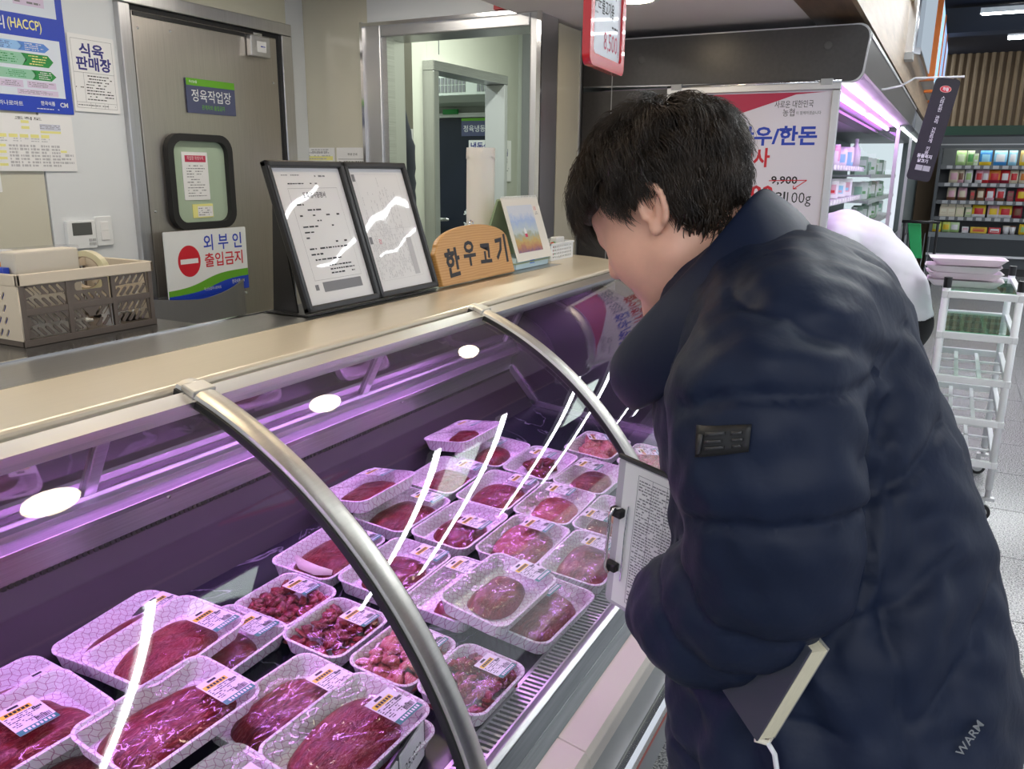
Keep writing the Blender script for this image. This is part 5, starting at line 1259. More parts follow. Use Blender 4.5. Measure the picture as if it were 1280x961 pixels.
def strands(ncl=640, per=32, N=8):
    R = np.random.default_rng(8); HMn = np.array(HM); crown = np.array((.015, -.045, .118))
    C0 = np.array((0, .004, .038)); RR = np.array((.079, .092, .079))
    q = R.normal(size=(ncl * 6, 3)); q /= np.linalg.norm(q, axis=1)[:, None]; nr = q / RR; nr /= np.linalg.norm(nr, axis=1)[:, None]; q = q * RR + C0
    x, y, z = q.T
    ok = ~((y > .028) & (z < .072)) & ~((np.abs(x) > .05) & (y > -.028) & (z < .028)) & (z > -.052) & ~((z < -.005) & (y > -.022))
    q, nr = q[ok][:ncl], nr[ok][:ncl]
    lc = np.c_[cv, np.ones(len(cv))] @ HI.T; lc = lc[:, :3]; lc = lc[(lc[:, 1] < -.024) & (lc[:, 2] < .030)]      # short hair behind the ears and on the nape
    lc = lc[R.permutation(len(lc))[:190]]; ln = lc - np.array((0, .01, 0)); ln[:, 2] = 0; ln /= np.linalg.norm(ln, axis=1)[:, None]
    q = np.concatenate([q, lc]); nr = np.concatenate([nr, ln]); n0 = len(q); x, y, z = q.T
    top = np.clip((z - .045) / .05, 0, 1); front = np.clip((y - .02) / .05, 0, 1) * (z > .05); nape = np.clip((.02 - z) / .05, 0, 1)
    aw = q - crown; aw -= nr * (aw * nr).sum(1)[:, None]; aw /= np.linalg.norm(aw, axis=1)[:, None] + 1e-6
    fr_dir = np.stack([R.normal(.12, .28, n0), np.full(n0, .7), np.full(n0, -.45)], 1)
    aw = aw * (1 - front[:, None]) + fr_dir * front[:, None]
    sw = np.cross(nr, aw)
    L = (.040 + .048 * top + .012 * front - .014 * nape) * R.uniform(.8, 1.2, n0); lift = .12 + .27 * top - .08 * nape
    side = R.normal(0, .50, n0); curl = R.normal(0, 1.5, n0) * (.4 + .6 * top); ph = R.uniform(0, 6.28, n0)
    rep = lambda a: np.repeat(a, per, 0)
    n = n0 * per
    root = rep(q) + R.normal(0, .0042, (n, 3)); nr_, aw_, sw_ = rep(nr), rep(aw), rep(sw)
    d = aw_ + sw_ * (rep(side) + R.normal(0, .07, n))[:, None] + nr_ * (rep(lift) + R.normal(0, .05, n))[:, None]
    d /= np.linalg.norm(d, axis=1)[:, None]; d0 = d.copy(); Ls = rep(L) * R.uniform(.7, 1.08, n); p = root; pts = [p]
    tp, ft, cu, pz, npz = rep(top), rep(front), rep(curl), rep(ph), rep(nape)
    for s in range(N):
        d = d + np.array((0, 0, -.13)) * (1 + .6 * ft)[:, None] + sw_ * (cu * .22 * np.cos(s * .8 + pz))[:, None] + R.normal(0, .012, (n, 3))
        e = (p - C0) / RR; en = np.linalg.norm(e, axis=1); o = e / en[:, None]
        lim = 1.07 + .04 * tp; far = 1.13 + .15 * tp + .12 * ft
        d = d + o * (np.where(en < lim, .32, 0) - np.where(en > far, .35, 0))[:, None]
        d /= np.linalg.norm(d, axis=1)[:, None]; p = p + d * (Ls / N)[:, None]; pts.append(p)
    pts = np.stack(pts, 1)
    # the fringe stops above the eyes
    for i in range(1, N + 1):
        bad = (pts[:, i, 1] > .045) & (pts[:, i, 2] < .016 + .012 * np.sin(pts[:, i, 0] * 160)); pts[bad, i] = pts[bad, i - 1]
    w0 = R.uniform(.00045, .00085, n); sd = np.cross(d0, nr_); sd /= np.linalg.norm(sd, axis=1)[:, None] + 1e-6; up = np.cross(sd, d0)
    u = np.linspace(0, 1, N + 1); ww = w0[:, None] * (1 - .85 * u ** 2)
    ring = [pts + (sd * math.cos(a) + up * math.sin(a))[:, None, :] * ww[:, :, None] for a in (0, 2.1, 4.2)]
    vs = np.stack(ring, 2).reshape(-1, 3); vs = vs @ HMn[:3, :3].T + HMn[:3, 3]
    b = (np.arange(n) * (N + 1) * 3)[:, None, None] + (np.arange(N) * 3)[None, :, None]; j = np.arange(3)[None, None, :]; j2 = (j + 1) % 3
    fs = np.stack([b + j, b + j2, b + 3 + j2, b + 3 + j], -1).reshape(-1, 4)
    return vs, fs
sv, sf = strands()
V = np.concatenate([cv, sv]); F = np.concatenate([cf, sf + len(cv)])
M['hair'] = mat('black_brown_hair', (.034, .022, .014), .42, spec=.5, var=.6, vs=26)
mine(ob('hair', np_mesh('hair', V, F), M['hair']))
# ---------------- padded jacket
TOR = [(.205, 1.435), (.165, 1.37), (.118, 1.25), (.085, 1.12), (.055, .97), (.045, .74)]
TR_ = [.105, .145, .160, .180, .198, .210]
ARM = [(.845, .135, 1.425), (.795, .142, 1.385), (.785, .130, 1.318), (.782, .117, 1.268), (.788, .115, 1.225), (.805, .146, 1.168), (.835, .190, 1.122), (.868, .232, 1.098)]
AR = [.085, .083, .084, .074, .077, .071, .074, .057]
RARM = [(1.19, .135, 1.425), (1.245, .15, 1.36), (1.26, .17, 1.24), (1.24, .19, 1.17), (1.16, .22, 1.14), (1.09, .24, 1.125)]
RR_ = [.085, .083, .080, .082, .075, .055]
def jacket_sdf(X, Y, Z):
    P = [XC + (X - XC) / 1.16, Y, Z]
    d = chain(P, [(XC, y, z) for y, z in TOR], TR_, .05)
    sh = s_cone([X, Y, Z], (.885, .135, 1.435), (1.155, .135, 1.435), .085, .085); d = smin(d, sh, .06)
    a = chain([X, Y, Z], ARM, AR, .025); b = chain([X, Y, Z], RARM, RR_, .025)
    d = smin(d, a, .018); d = smin(d, b, .02)
    hem = (Y + .14) * (-.508) + (Z - .93) * (-.861)
    return np.maximum(d, hem)
jv, jf = surfnet(jacket_sdf, (.66, -.26, .66), (1.37, .36, 1.60), .0068)
jn = normals(jv, jf)
yz = jv[:, 1:]
left = jv[:, 0] < .97
arm_d = chain([jv[:, 0], jv[:, 1], jv[:, 2]], ARM, AR, .025)
on_arm = (arm_d < .012) & (jv[:, 0] < .93)
disp = np.zeros(len(jv))
def groove(mask, line, depth, w, puff=.0, pw=.05):
    global disp
    d = seam_dist(yz, line); m = mask.astype(float)
    disp += m * (-depth * np.exp(-(d / w) ** 2) + puff * np.exp(-((d - pw) / (pw * .6)) ** 2))
sleeve = [[(0.2, 1.388), (0.175, 1.403), (0.127, 1.414), (0.08, 1.413), (0.039, 1.408)], [(0.19, 1.277), (0.176, 1.283), (0.131, 1.293), (0.083, 1.299), (0.03, 1.302)],
          [(0.20, 1.215), (0.17, 1.184), (0.131, 1.169), (0.06, 1.166)], [(0.235, 1.185), (0.2, 1.135), (0.158, 1.112), (0.111, 1.105)]]
for k, s in enumerate(sleeve): groove(on_arm, s, (.006, .008, .005, .004)[k], .006, .002, .035)
tor = left & ~on_arm
for s in ([(0.109, 1.509), (0.057, 1.473), (0.034, 1.446)], [(0.02, 1.471), (0.034, 1.411), (0.054, 1.392)], [(0.045, 1.282), (0.007, 1.305), (-0.016, 1.343)],
          [(0.050, 1.166), (-0.007, 1.188), (-0.038, 1.228)], [(0.045, 1.35), (0.025, 1.318), (0.014, 1.254), (0.013, 1.185), (-0.011, 1.103), (-0.034, 1.0), (-.05, .9)], [(-0.030, 1.07), (-0.061, 1.098), (-0.075, 1.13), (-0.082, 1.176)],
          [(.25, 1.09), (.15, 1.06), (.03, 1.05)], [(.25, .93), (.15, .91), (.02, .915), (-.08, .95)]):
    groove(tor, s, .0055, .006, .003, .04)
# armhole seam and soft drag folds
groove(left, [(0.18, 1.486), (0.117, 1.474), (0.067, 1.453), (0.044, 1.427), (0.033, 1.391), (0.038, 1.345)], .007, .007, .004, .03)
for s, dp in (([(.045, 1.30), (.06, 1.20), (.05, 1.12)], .009), ([(.08, 1.10), (.03, 1.0), (.02, .88)], .007), ([(-.01, 1.26), (.0, 1.2), (.01, 1.16)], .006), ([(.12, 1.02), (.10, .92), (.10, .80)], .010), ([(-.05, 1.2), (-.06, 1.12), (-.07, 1.05)], .006), ([(.19, 1.0), (.19, .9), (.2, .8)], .007)):
    groove(tor, s, dp, .014, .004, .035)
def wr(f, ph): return np.sin(jv @ np.array(f) + ph)
disp += .0016 * wr((25, 60, 42), 0) * wr((-20, 31, -60), 1) + .0013 * wr((70, -50, 80), 2) * wr((40, 90, -30), .5) + .0008 * wr((120, 130, 60), 1)
jv2 = jv + jn * disp[:, None].astype(np.float32)
jm = np_mesh('jacket', jv2, jf)
jacket = mine(ob('jacket', jm, M['jacket']))
from mathutils.bvhtree import BVHTree
bvh = BVHTree.FromPolygons([tuple(v) for v in jv2], [tuple(f) for f in jf])
def conform(name, corners, nu, nv, mt, par, off=.0015, dirx=1):
    """a thin patch laid on the jacket, seen from the left side"""
    a, b, c, d = [np.array(p) for p in corners]; vs = []
    for j in range(nv + 1):
        for i in range(nu + 1):
            u, v = i / nu, j / nv; q = (a * (1 - u) + b * u) * (1 - v) + (d * (1 - u) + c * u) * v
            h = bvh.ray_cast(Vector((.3, q[0], q[1])), Vector((1, 0, 0)))
            x = h[0].x if h[0] is not None else .71
            vs.append((x - off, q[0], q[1]))
    fs = [(j * (nu + 1) + i, (j + 1) * (nu + 1) + i, (j + 1) * (nu + 1) + i + 1, j * (nu + 1) + i + 1) for j in range(nv) for i in range(nu)]
    m = bpy.data.meshes.new(name); m.from_pydata(vs, [], [f[::-1] for f in fs]); m.update()
    o = ob(name, m, mt, smooth=True); o.modifiers.new('s', 'SOLIDIFY').thickness = .0012
    o.parent = par; return o
pc = [(0.180, 1.379), (0.130, 1.390), (0.130, 1.366), (0.178, 1.350)]
patch = conform('sleeve_patch', pc, 10, 4, mat('black_patch', (.010, .010, .011), .5), jacket, .002)
def lerp(u, v):
    a, b, c, d = [np.array(p) for p in pc]; return tuple((a * (1 - u) + b * u) * (1 - v) + (d * (1 - u) + c * u) * v)
for u0, u1, v0, v1 in ((.20, .55, .18, .30), (.20, .50, .44, .54), (.20, .55, .66, .76), (.66, .85, .20, .32), (.68, .88, .45, .56), (.7, .86, .68, .78)):
    conform('patch_print', [lerp(u0, v0), lerp(u1, v0), lerp(u1, v1), lerp(u0, v1)], 3, 1, mat('dull_grey_print', (.035, .035, .038), .45) if 'dull_grey_print' not in bpy.data.materials else bpy.data.materials['dull_grey_print'], patch, .004)
conform('patch_print', [lerp(.05, .25), lerp(.16, .25), lerp(.11, .85), lerp(.04, .9)], 2, 2, bpy.data.materials['dull_grey_print'], patch, .004)
h = bvh.ray_cast(Vector((.3, -.078, 1.05)), Vector((1, 0, 0)))
if h[0] is not None:
    o = text('WARM', .013, M['grey'], jacket, 0, 0, 0, .01); n_ = h[1]; zz = n_ if n_.x < 0 else -n_
    xa = Vector((0, -.62, .78)); xa = (xa - zz * xa.dot(zz)).normalized(); ya = zz.cross(xa)
    o.matrix_local = Matrix.Translation(h[0] + zz * .009) @ Matrix((xa, ya, zz)).transposed().to_4x4()
# collar: thick standing band, open at the front
def collar():
    # (top, bottom) pairs round the neck from front-left past the back to front-right
    T = [(1.00, .366, 1.352), (.965, .346, 1.385), (.935, .312, 1.425), (.922, .268, 1.475), (.930, .228, 1.525), (.965, .207, 1.570), (1.02, .204, 1.583), (1.075, .207, 1.570), (1.11, .228, 1.525), (1.118, .268, 1.475), (1.105, .312, 1.425), (1.075, .346, 1.385), (1.04, .362, 1.355)]
    B = [(.995, .335, 1.300), (.925, .300, 1.322), (.885, .240, 1.370), (.870, .190, 1.420), (.885, .155, 1.470), (.94, .145, 1.510), (1.02, .142, 1.522), (1.10, .145, 1.510), (1.155, .155, 1.470), (1.17, .190, 1.420), (1.155, .240, 1.370), (1.115, .300, 1.322), (1.045, .330, 1.303)]
    rows = 7; vs = []; n = len(T)
    for r in range(rows + 1):
        u = r / rows
        for a, b in zip(T, B):
            p = Vector(b).lerp(Vector(a), u); c = Vector((XC, .24, p.z)); o = (p - c); o.z = 0; o.normalize()
            vs.append(p + o * (.014 * math.sin(PI * u)))
    fs = [(r * n + k, (r + 1) * n + k, (r + 1) * n + k + 1, r * n + k + 1) for r in range(rows) for k in range(n - 1)]
    m = bpy.data.meshes.new('collar'); m.from_pydata(vs, [], fs); m.update()
    o = ob('collar', m, M['jacket2'], smooth=True)
    s = o.modifiers.new('s', 'SOLIDIFY'); s.thickness = .020; s.offset = 0
    b = o.modifiers.new('b', 'SUBSURF'); b.levels = 2; b.render_levels = 2
    o.parent = jacket
    MB().lathe([(0, .004), (.006, .003), (.0075, 0)], 14).build('snap_button', M['dark'], o, loc=(.953, .338, 1.338), rot=(0, -PI / 2, -.9))
collar()
# cuff, trousers, shoes
def leg_sdf(X, Y, Z):
    P = [X, Y, Z]; Q = [np.abs(X - XC), Y, Z]
    d = s_ell(P, (XC, .05, .88), (.18, .13, .14))
    return smin(d, chain(Q, [(.085, .05, .84), (.105, .075, .48), (.11, .06, .09)], [.098, .075, .060]), .05)
lv_, lf_ = surfnet(leg_sdf, (.78, -.12, .04), (1.26, .22, 1.0), .014)
mine(ob('trousers', np_mesh('trousers', lv_, lf_), mat('black_trousers', (.012, .012, .014), .7)))
def shoe_sdf(X, Y, Z):
    Q = [np.abs(X - XC), Y, Z]; d = s_cone(Q, (.11, .03, .05), (.125, .20, .038), .045, .036); d = smin(d, s_cone(Q, (.11, .05, .06), (.11, .05, .11), .045, .045), .03)
    return np.maximum(d, .0 - Z + .001)
lv_, lf_ = surfnet(shoe_sdf, (.82, -.06, -.01), (1.22, .28, .18), .010)
mine(ob('shoes', np_mesh('shoes', lv_, lf_), mat('black_shoes', (.02, .02, .02), .5)))

# ---------------- clipboard, folder under the arm
def clipboard():
    t = thing('clipboard', 'white clipboard with a printed table held sideways in front of the padded jacket', 'clipboard', (.945, .345, 1.045))
    A = Vector((.945, .345, 1.045)); U = (Vector((.862, .100, 1.020)) - A).normalized(); Vv = (Vector((.935, .337, 1.257)) - A); Vv = (Vv - U * Vv.dot(U)).normalized(); N = U.cross(Vv)
    mw = Matrix((U, Vv, N)).transposed().to_4x4(); mw.translation = A; t.matrix_world = mw
    bd = MB().prism([(p[0] + .128, p[1] + .104) for p in rrect(.262, .212, .008)], -.003, 0, 'z').build('board', mat('clear_board', (.50, .48, .54), .25), t)
    MB().prism([(0.008, .004), (.256, .004), (.256, .206), (.008, .206)], .0002, .0012, 'z').build('sheet', M['paper'], t)
    sh = t.children[-1]; z = .0016
    R = random.Random(4)
    for q in (rect(.030, .25, .196, .1966), rect(.030, .25, .012, .0126), rect(.030, .0306, .012, .196)): flat('ruled_line', q, M['ink_grey'], sh, z)
    dashes('table_print', .032, .250, .016, .192, 44, M['ink_grey'], sh, z, .86, .5, .02, seed=90)
    for x in (.052, .074, .108, .128, .150, .185, .215): flat('ruled_line', rect(x, x + .0005, .012, .196), M['ink_grey'], sh, z + .0002)
    c = MB(); c.tube([(.010, .052, .004), (.006, .052, .014), (.004, .060, .017), (.004, .135, .017), (.006, .143, .014), (.010, .143, .004)], .0022, 8); 
    cl = c.build('wire_clip', M['chrome'], t, smooth=True)
    for y in (.058, .137): MB().box(-.002, .016, y - .006, y + .006, .001, .012).build('clip_foot', M['black'], cl, bev=.002)
    MB().tube([(.020, .040, .003), (.021, .075, .004), (.0195, .11, .003), (.021, .15, .003)], .0012, 6).build('paper_clip_wire', M['chrome'], cl)
    MB().box(-.004, .262, .2085, .2135, -.003, .002).build('dark_edge', M['dark'], bd)
clipboard()
def folder():
    t = thing('folder', 'dark grey folder with a pale page edge clamped under the elbow of the padded jacket', 'folder', (.80, .109, 1.004))
    A = Vector((.768, .101, 1.036)); Vv = (Vector((.760, .062, 1.148)) - A).normalized(); U = Vector((.822, .158, 1.077)) - A; U = (U - Vv * U.dot(Vv)).normalized()
    N = Vv.cross(U)
    mw = Matrix((Vv, U, N)).transposed().to_4x4(); mw.translation = A; t.matrix_world = mw
    MB().box(.0, .130, 0, .13, .010, .0125).build('cover', mat('slate_cover', (.05, .055, .075), .5), t, bev=.001); MB().box(.0, .130, 0, .13, -.0125, -.010).build('cover', mat('grey_cover', (.30, .29, .27), .5), t, bev=.001)
    MB().box(.003, .128, .0, .127, -.010, .010).build('pages', mat('cream_pages', (.74, .68, .50), .6, var=.1, vs=60, stretch=(1, 1, 40)), t)
    MB().tube([(-.001, .004, -.011), (0, -.003, 0), (-.001, .004, .011)], .003, 8).build('binding', M['cream'], t)
    MB().prism([(.075, .035), (.105, .062), (.112, .028)], .0125, .0135, 'z').build('cut_out', M['black'], t)
    cd = MB().tube([(0, -.002, 0), (.001, -.010, -.012), (.001, -.014, -.03), (0, -.024, -.06), (0, -.030, -.10), (.005, -.032, -.16)], .0028, 8).build('cord', M['white'], t, smooth=True)
    cd.matrix_local = mw.inverted() @ Matrix.Translation((.766, .101, 1.036)); cd['label'] = 'white cord hanging from the corner'
folder()
# the shopper, the clipboard and the folder scaled up about the camera position
man.location = (1.081, .053, 0); man.scale = (1.06, 1.06, 1.06)
for c in man.children:
    if not c.name.startswith(('trousers', 'shoes')): c.location.z -= .0906      # offset that belongs to the scaling about the camera; legs stay on the floor
for n, loc in (('clipboard', (1.0017, .3657, 1.0117)), ('folder', (.8141, .1071, 1.0022))):
    o = bpy.data.objects[n]; o.location = loc; o.scale = (1.06, 1.06, 1.06)

# ---------------- second shopper bending over the fridge behind
P2X = 4.8
p2 = thing('person', 'person in a white long-sleeved top and black trousers bent over, back turned', 'person', (P2X, .14, 0))
def top_sdf(X, Y, Z):
    P = [P2X + (X - P2X) / 1.22, Y, Z]
    d = chain(P, [(P2X, .155, .86), (P2X, .20, 1.0), (P2X, .275, 1.12), (P2X, .375, 1.22), (P2X, .50, 1.285), (P2X, .57, 1.29)], [.148, .145, .142, .140, .128, .10], .04)
    Q = [np.abs(X - P2X), Y, Z]; d = smin(d, s_cone([X, Y, Z], (P2X - .15, .50, 1.29), (P2X + .15, .50, 1.29), .085, .085), .06)
    d = smin(d, chain(Q, [(.20, .50, 1.27), (.27, .53, 1.12), (.20, .62, 1.10)], [.078, .056, .042], .03), .03)
    return np.maximum(d, (Y - .02) * -.30 + (Z - .885) * -.954)
v_, f_ = surfnet(top_sdf, (4.45, -.05, .80), (5.15, .75, 1.46), .011)
n_ = normals(v_, f_); v_ = v_ + n_ * (.0015 * np.sin(v_ @ np.array((20, 40, 60))) * np.sin(v_ @ np.array((-30, 50, -30))))[:, None].astype(np.float32)
dd = seam_dist(v_[:, 1:], [(.62, 1.35), (.50, 1.27), (.40, 1.20), (.33, 1.08), (.27, .93)]); v_ = v_ - n_ * ((v_[:, 0] < P2X - .02) * .006 * np.exp(-(dd / .010) ** 2))[:, None].astype(np.float32)
mine(ob('white_top', np_mesh('white_top', v_, f_), mat('white_cotton', (.78, .78, .80), .7)), p2)
def body2(X, Y, Z):
    W = [X, Y, Z]; Q = [np.abs(X - P2X), Y, Z]
    d = s_ell(W, (P2X, .640, 1.275), (.075, .10, .11)); d = smin(d, s_cone(W, (P2X, .54, 1.28), (P2X, .60, 1.27), .055, .052), .03)
    d = smin(d, s_cone(W, (P2X, .735, 1.22), (P2X, .74, 1.205), .012, .012), .02)
    for k in range(4): d = np.minimum(d, chain(Q, [(.155 + .014 * k, .655, 1.095), (.150 + .015 * k, .680, 1.075), (.150 + .014 * k, .690, 1.055)], [.009, .0085, .0075], .005))
    d = smin(d, s_cone(Q, (.19, .615, 1.10), (.178, .645, 1.095), .028, .032), .012)
    return smin(d, chain(Q, [(.165, .635, 1.095), (.140, .655, 1.085), (.130, .675, 1.075)], [.011, .0095, .008], .006), .01)
v_, f_ = surfnet(body2, (4.52, .46, 1.0), (5.08, .80, 1.42), .008); mine(ob('body', np_mesh('body', v_, f_), M['skin']), p2)
v_, f_ = surfnet(lambda X, Y, Z: np.maximum(s_ell([X, Y, Z], (P2X, .625, 1.30), (.085, .108, .105)), np.minimum(Y - .665, 1.30 - Z)), (4.68, .5, 1.16), (4.92, .80, 1.44), .008)
mine(ob('hair', np_mesh('hair', v_, f_), M['hair']), p2)
def legs2(X, Y, Z):
    Q = [np.abs(X - P2X), Y, Z]; d = s_ell([X, Y, Z], (P2X, .13, .84), (.165, .125, .14))
    return smin(d, chain(Q, [(.08, .14, .80), (.10, .20, .45), (.10, .17, .08)], [.098, .070, .055]), .05)
v_, f_ = surfnet(legs2, (4.58, -.05, .03), (5.02, .32, 1.0), .012); mine(ob('trousers', np_mesh('trousers', v_, f_), mat('black_cotton', (.01, .01, .011), .7)), p2)
def shoe2(X, Y, Z):
    Q = [np.abs(X - P2X), Y, Z]; return np.maximum(smin(s_cone(Q, (.10, .14, .045), (.11, .29, .035), .042, .034), s_cone(Q, (.10, .16, .06), (.10, .16, .10), .042, .042), .03), .001 - Z)
v_, f_ = surfnet(shoe2, (4.6, .05, -.01), (5.0, .36, .16), .010); mine(ob('shoes', np_mesh('shoes', v_, f_), mat('white_shoes', (.6, .6, .6), .5)), p2)
# ================================================================== LILAC FRIDGE WITH THE BANNER ON ITS END
fg = thing('open_fridge', 'tall open shelf fridge lit lilac inside, dark end panel carrying the banner', 'fridge', (4.0, .45, 0))
def F(name, mb, mt, bev=0, par=None, smooth=False):
    o = mb.build(name, mt, par or fg, bev=bev, smooth=smooth)
    if par is None: o.location = -fg.location
    return o
FX0, FX1 = 4.0, 8.3
def end_outline(g=0):
    y0, y1, z0, z1 = .392 + g, 1.70, 1.985 + g, 2.222 - g
    r = .05
    o = [(y1, z0 + .02), (y1, z1)]
    o += [(y0 + r - r * math.sin(a), z1 - r + r * math.cos(a)) for a in np.linspace(0, PI / 2, 7)]
    o += [(y0 + .012 + r - r * math.cos(a), z0 + r - r * math.sin(a)) for a in np.linspace(0, PI / 2, 7)]
    return o
F('end_panel', MB().prism(end_outline(.006), 4.0, 4.03, 'x'), M['dark_panel'])
F('end_edge', MB().prism(end_outline(0), 4.004, 4.026, 'x'), M['alu'])
F('end_panel', MB().box(4.0, 4.03, .56, 1.70, 0, 1.985), M['dark_panel'])
F('panel_seam', MB().box(3.998, 4.001, 1.545, 1.549, 0, 2.2), M['light_grey'])
for y, z in ((1.40, 2.12), (.56, 2.14)): F('screw_cover', MB().lathe([(0, .003), (.016, .002), (.018, 0)], 16, M=Matrix.Translation((4.0, y, z)) @ Matrix.Rotation(-PI / 2, 4, 'Y')), mat('panel_cap', (.11, .105, .10), .4) if 'panel_cap' not in bpy.data.materials else bpy.data.materials['panel_cap'])
F('canopy_front', MB().prism([(.40, 2.20), (.392, 2.17), (.410, 2.03), (.425, 2.03), (.41, 2.20)], 4.03, 8.5, 'x'), mat('canopy_grey', (.13, .125, .12), .3))
F('canopy_trim', MB().box(4.03, 8.5, .388, .400, 2.165, 2.18), M['alu'])
F('canopy_top', MB().box(4.03, 8.4, .41, 1.66, 2.19, 2.215), M['dark'])
F('canopy_liner', MB().prism([(.425, 2.03), (.62, 1.99), (.64, 1.975), (1.6, 1.975), (1.6, 1.99), (.64, 2.0), (.43, 2.05)], 4.03, 8.3, 'x'), mat('lilac_liner', (.42, .36, .46), .5))
F('light_rail', MB().box(4.05, 8.25, .66, .76, 1.955, 1.975), M['dark'])
lil = emis('fridge_tube', (.72, .25, 1.0), 5.0); whi = emis('fridge_tube_white', (.90, .62, 1.0), 6.5)
for k, (y, z, a, b) in enumerate(((.50, 2.005, 4.1, 5.3), (.50, 2.005, 5.4, 6.6), (.50, 2.005, 6.7, 8.1), (.58, 1.985, 4.1, 6.0), (.58, 1.985, 6.2, 8.1))):
    F('light_tube', MB().tube([(a, y, z), (b, y, z)], .013, 10), whi if k < 3 else lil)
F('canopy_end_cap', MB().prism([(.38, 2.18), (.385, 1.99), (.42, 1.97), (.46, 2.0), (.43, 2.19)], 8.5, 8.53, 'x'), clear('clear_cap', (.85, .85, .88)))
F('back_panel', MB().box(4.03, 8.3, 1.30, 1.34, .3, 1.98), mat('fridge_back', (.30, .28, .33), .4))
F('base', MB().box(4.03, 8.3, .52, 1.66, .0, .86), M['grey'])
F('bin_front', MB().box(4.03, 8.3, .50, .53, .28, .98), M['light_grey'])
F('deck', MB().prism([(.53, .95), (1.30, 1.10), (1.30, 1.07), (.53, .92)], 4.03, 8.3, 'x'), M['light_grey'])
for z in (1.42, 1.66):
    s = F('shelf', MB().box(4.03, 8.28, .76, 1.30, z - .02, z), M['light_grey'])
    F('price_rail', MB().box(4.03, 8.28, .745, .758, z - .032, z + .008), mat('lilac_rail', (.55, .55, .62), .4), par=s)
    for k in range(24): F('price_card', MB().box(4.10 + k * .17, 4.20 + k * .17, .741, .7455, z - .026, z + .004), M['paper'], par=s)
F('end_glass', MB().box(8.285, 8.29, .50, 1.30, .96, 1.97), M['pane'])
F('glass_post', MB().box(8.26, 8.30, .485, .515, .9, 2.0), M['alu'])

bn = thing('banner', 'framed white sale banner with blue and red lettering on the fridge end panel', 'banner', (3.975, .87, 1.0))
OY, OZ = .87, 1.0
s = MB().box(-.36, .36, .0, .955, 0, .004).build('sheet', mat('banner_vinyl', (.80, .75, .84), .4), bn, rot=FACE_X)
fr = MB(); fr.box(-.385, .385, .955, .985, -.006, .018); fr.box(-.385, .385, -.03, 0, -.006, .018); fr.box(-.385, -.355, .0005, .9545, -.006, .018); fr.box(.352, .385, .0005, .9545, -.006, .018)
f_o = fr.build('frame', M['alu'], bn, rot=FACE_X, bev=.003)
MB().tube([(-.385, .988, .008), (.385, .988, .008)], .008, 10).build('top_bar', M['chrome'], f_o, smooth=True)
for x in (-.365, .30): MB().box(x, x + .05, .975, 1.0, -.002, .022).build('bar_clip', M['light_grey'], f_o, bev=.002)
Y = lambda y: OY - y
zt = .0046
flat('crimson_swoosh', [(-.36, .95), (.33, .948), (.20, .940), (.108, .910), (-.02, .870), (-.142, .825), (-.25, .80), (-.36, .79)], mat('banner_crimson', (.52, .02, .08), .4), s, zt)
text('사로운 대한민국', .034, M['ink'], s, .195, .900, zt, .0, width=.165); text('농협', .036, M['ink'], s, .175, .865, zt, .0, width=.05); text('이 함께하겠습니다', .016, M['ink_grey'], s, .26, .862, zt, .01, width=.105)
text('한우/한돈', .088, M['blue'], s, Y(.742), .766, zt, .03, width=.355); text('믿음직한 우리의', .085, M['slate'], s, -.20, .768, zt, .02, width=.265)
text('할인행사', .088, M['red'], s, Y(.905), .672, zt, .03, width=.29)
text('9,900', .046, M['ink'], s, Y(.688), .571, zt, .02, width=.115); 
def thin(name, pts, wd, mt_, par, z):
    b = MB()
    for (x0, y0), (x1, y1) in zip(pts[:-1], pts[1:]):
        d = Vector((x1 - x0, y1 - y0)); d.normalize(); n_ = Vector((-d.y, d.x)) * wd / 2
        b.add([(x0 + n_.x, y0 + n_.y, z), (x0 - n_.x, y0 - n_.y, z), (x1 - n_.x, y1 - n_.y, z), (x1 + n_.x, y1 + n_.y, z)], [(0, 1, 2, 3)])
    return b.build(name, mt_, par)
thin('red_arrow', [(Y(.755), .570), (Y(.59), .574), (Y(.645), .535), (Y(.645), .550)], .004, M['red'], s, zt + .0004); thin('red_arrow', [(Y(.645), .535), (Y(.63), .537)], .004, M['red'], s, zt + .0004)
text('8,500', .082, M['red'], s, Y(.845), .512, zt, .03, width=.225); text('원', .062, M['ink'], s, Y(.702), .494, zt, .02, width=.052); text('100g', .068, M['ink'], s, Y(.617), .490, zt, -.005, width=.105)
text('3,900', .046, M['ink'], s, Y(.675), .412, zt, .02, width=.115); thin('red_arrow', [(Y(.73), .411), (Y(.59), .415), (Y(.64), .375)], .004, M['red'], s, zt + .0004)
text('2,900', .082, M['red'], s, Y(.845), .35, zt, .03, width=.225); text('원', .062, M['ink'], s, Y(.702), .335, zt, .02, width=.052); text('100g', .068, M['ink'], s, Y(.617), .33, zt, -.005, width=.105)

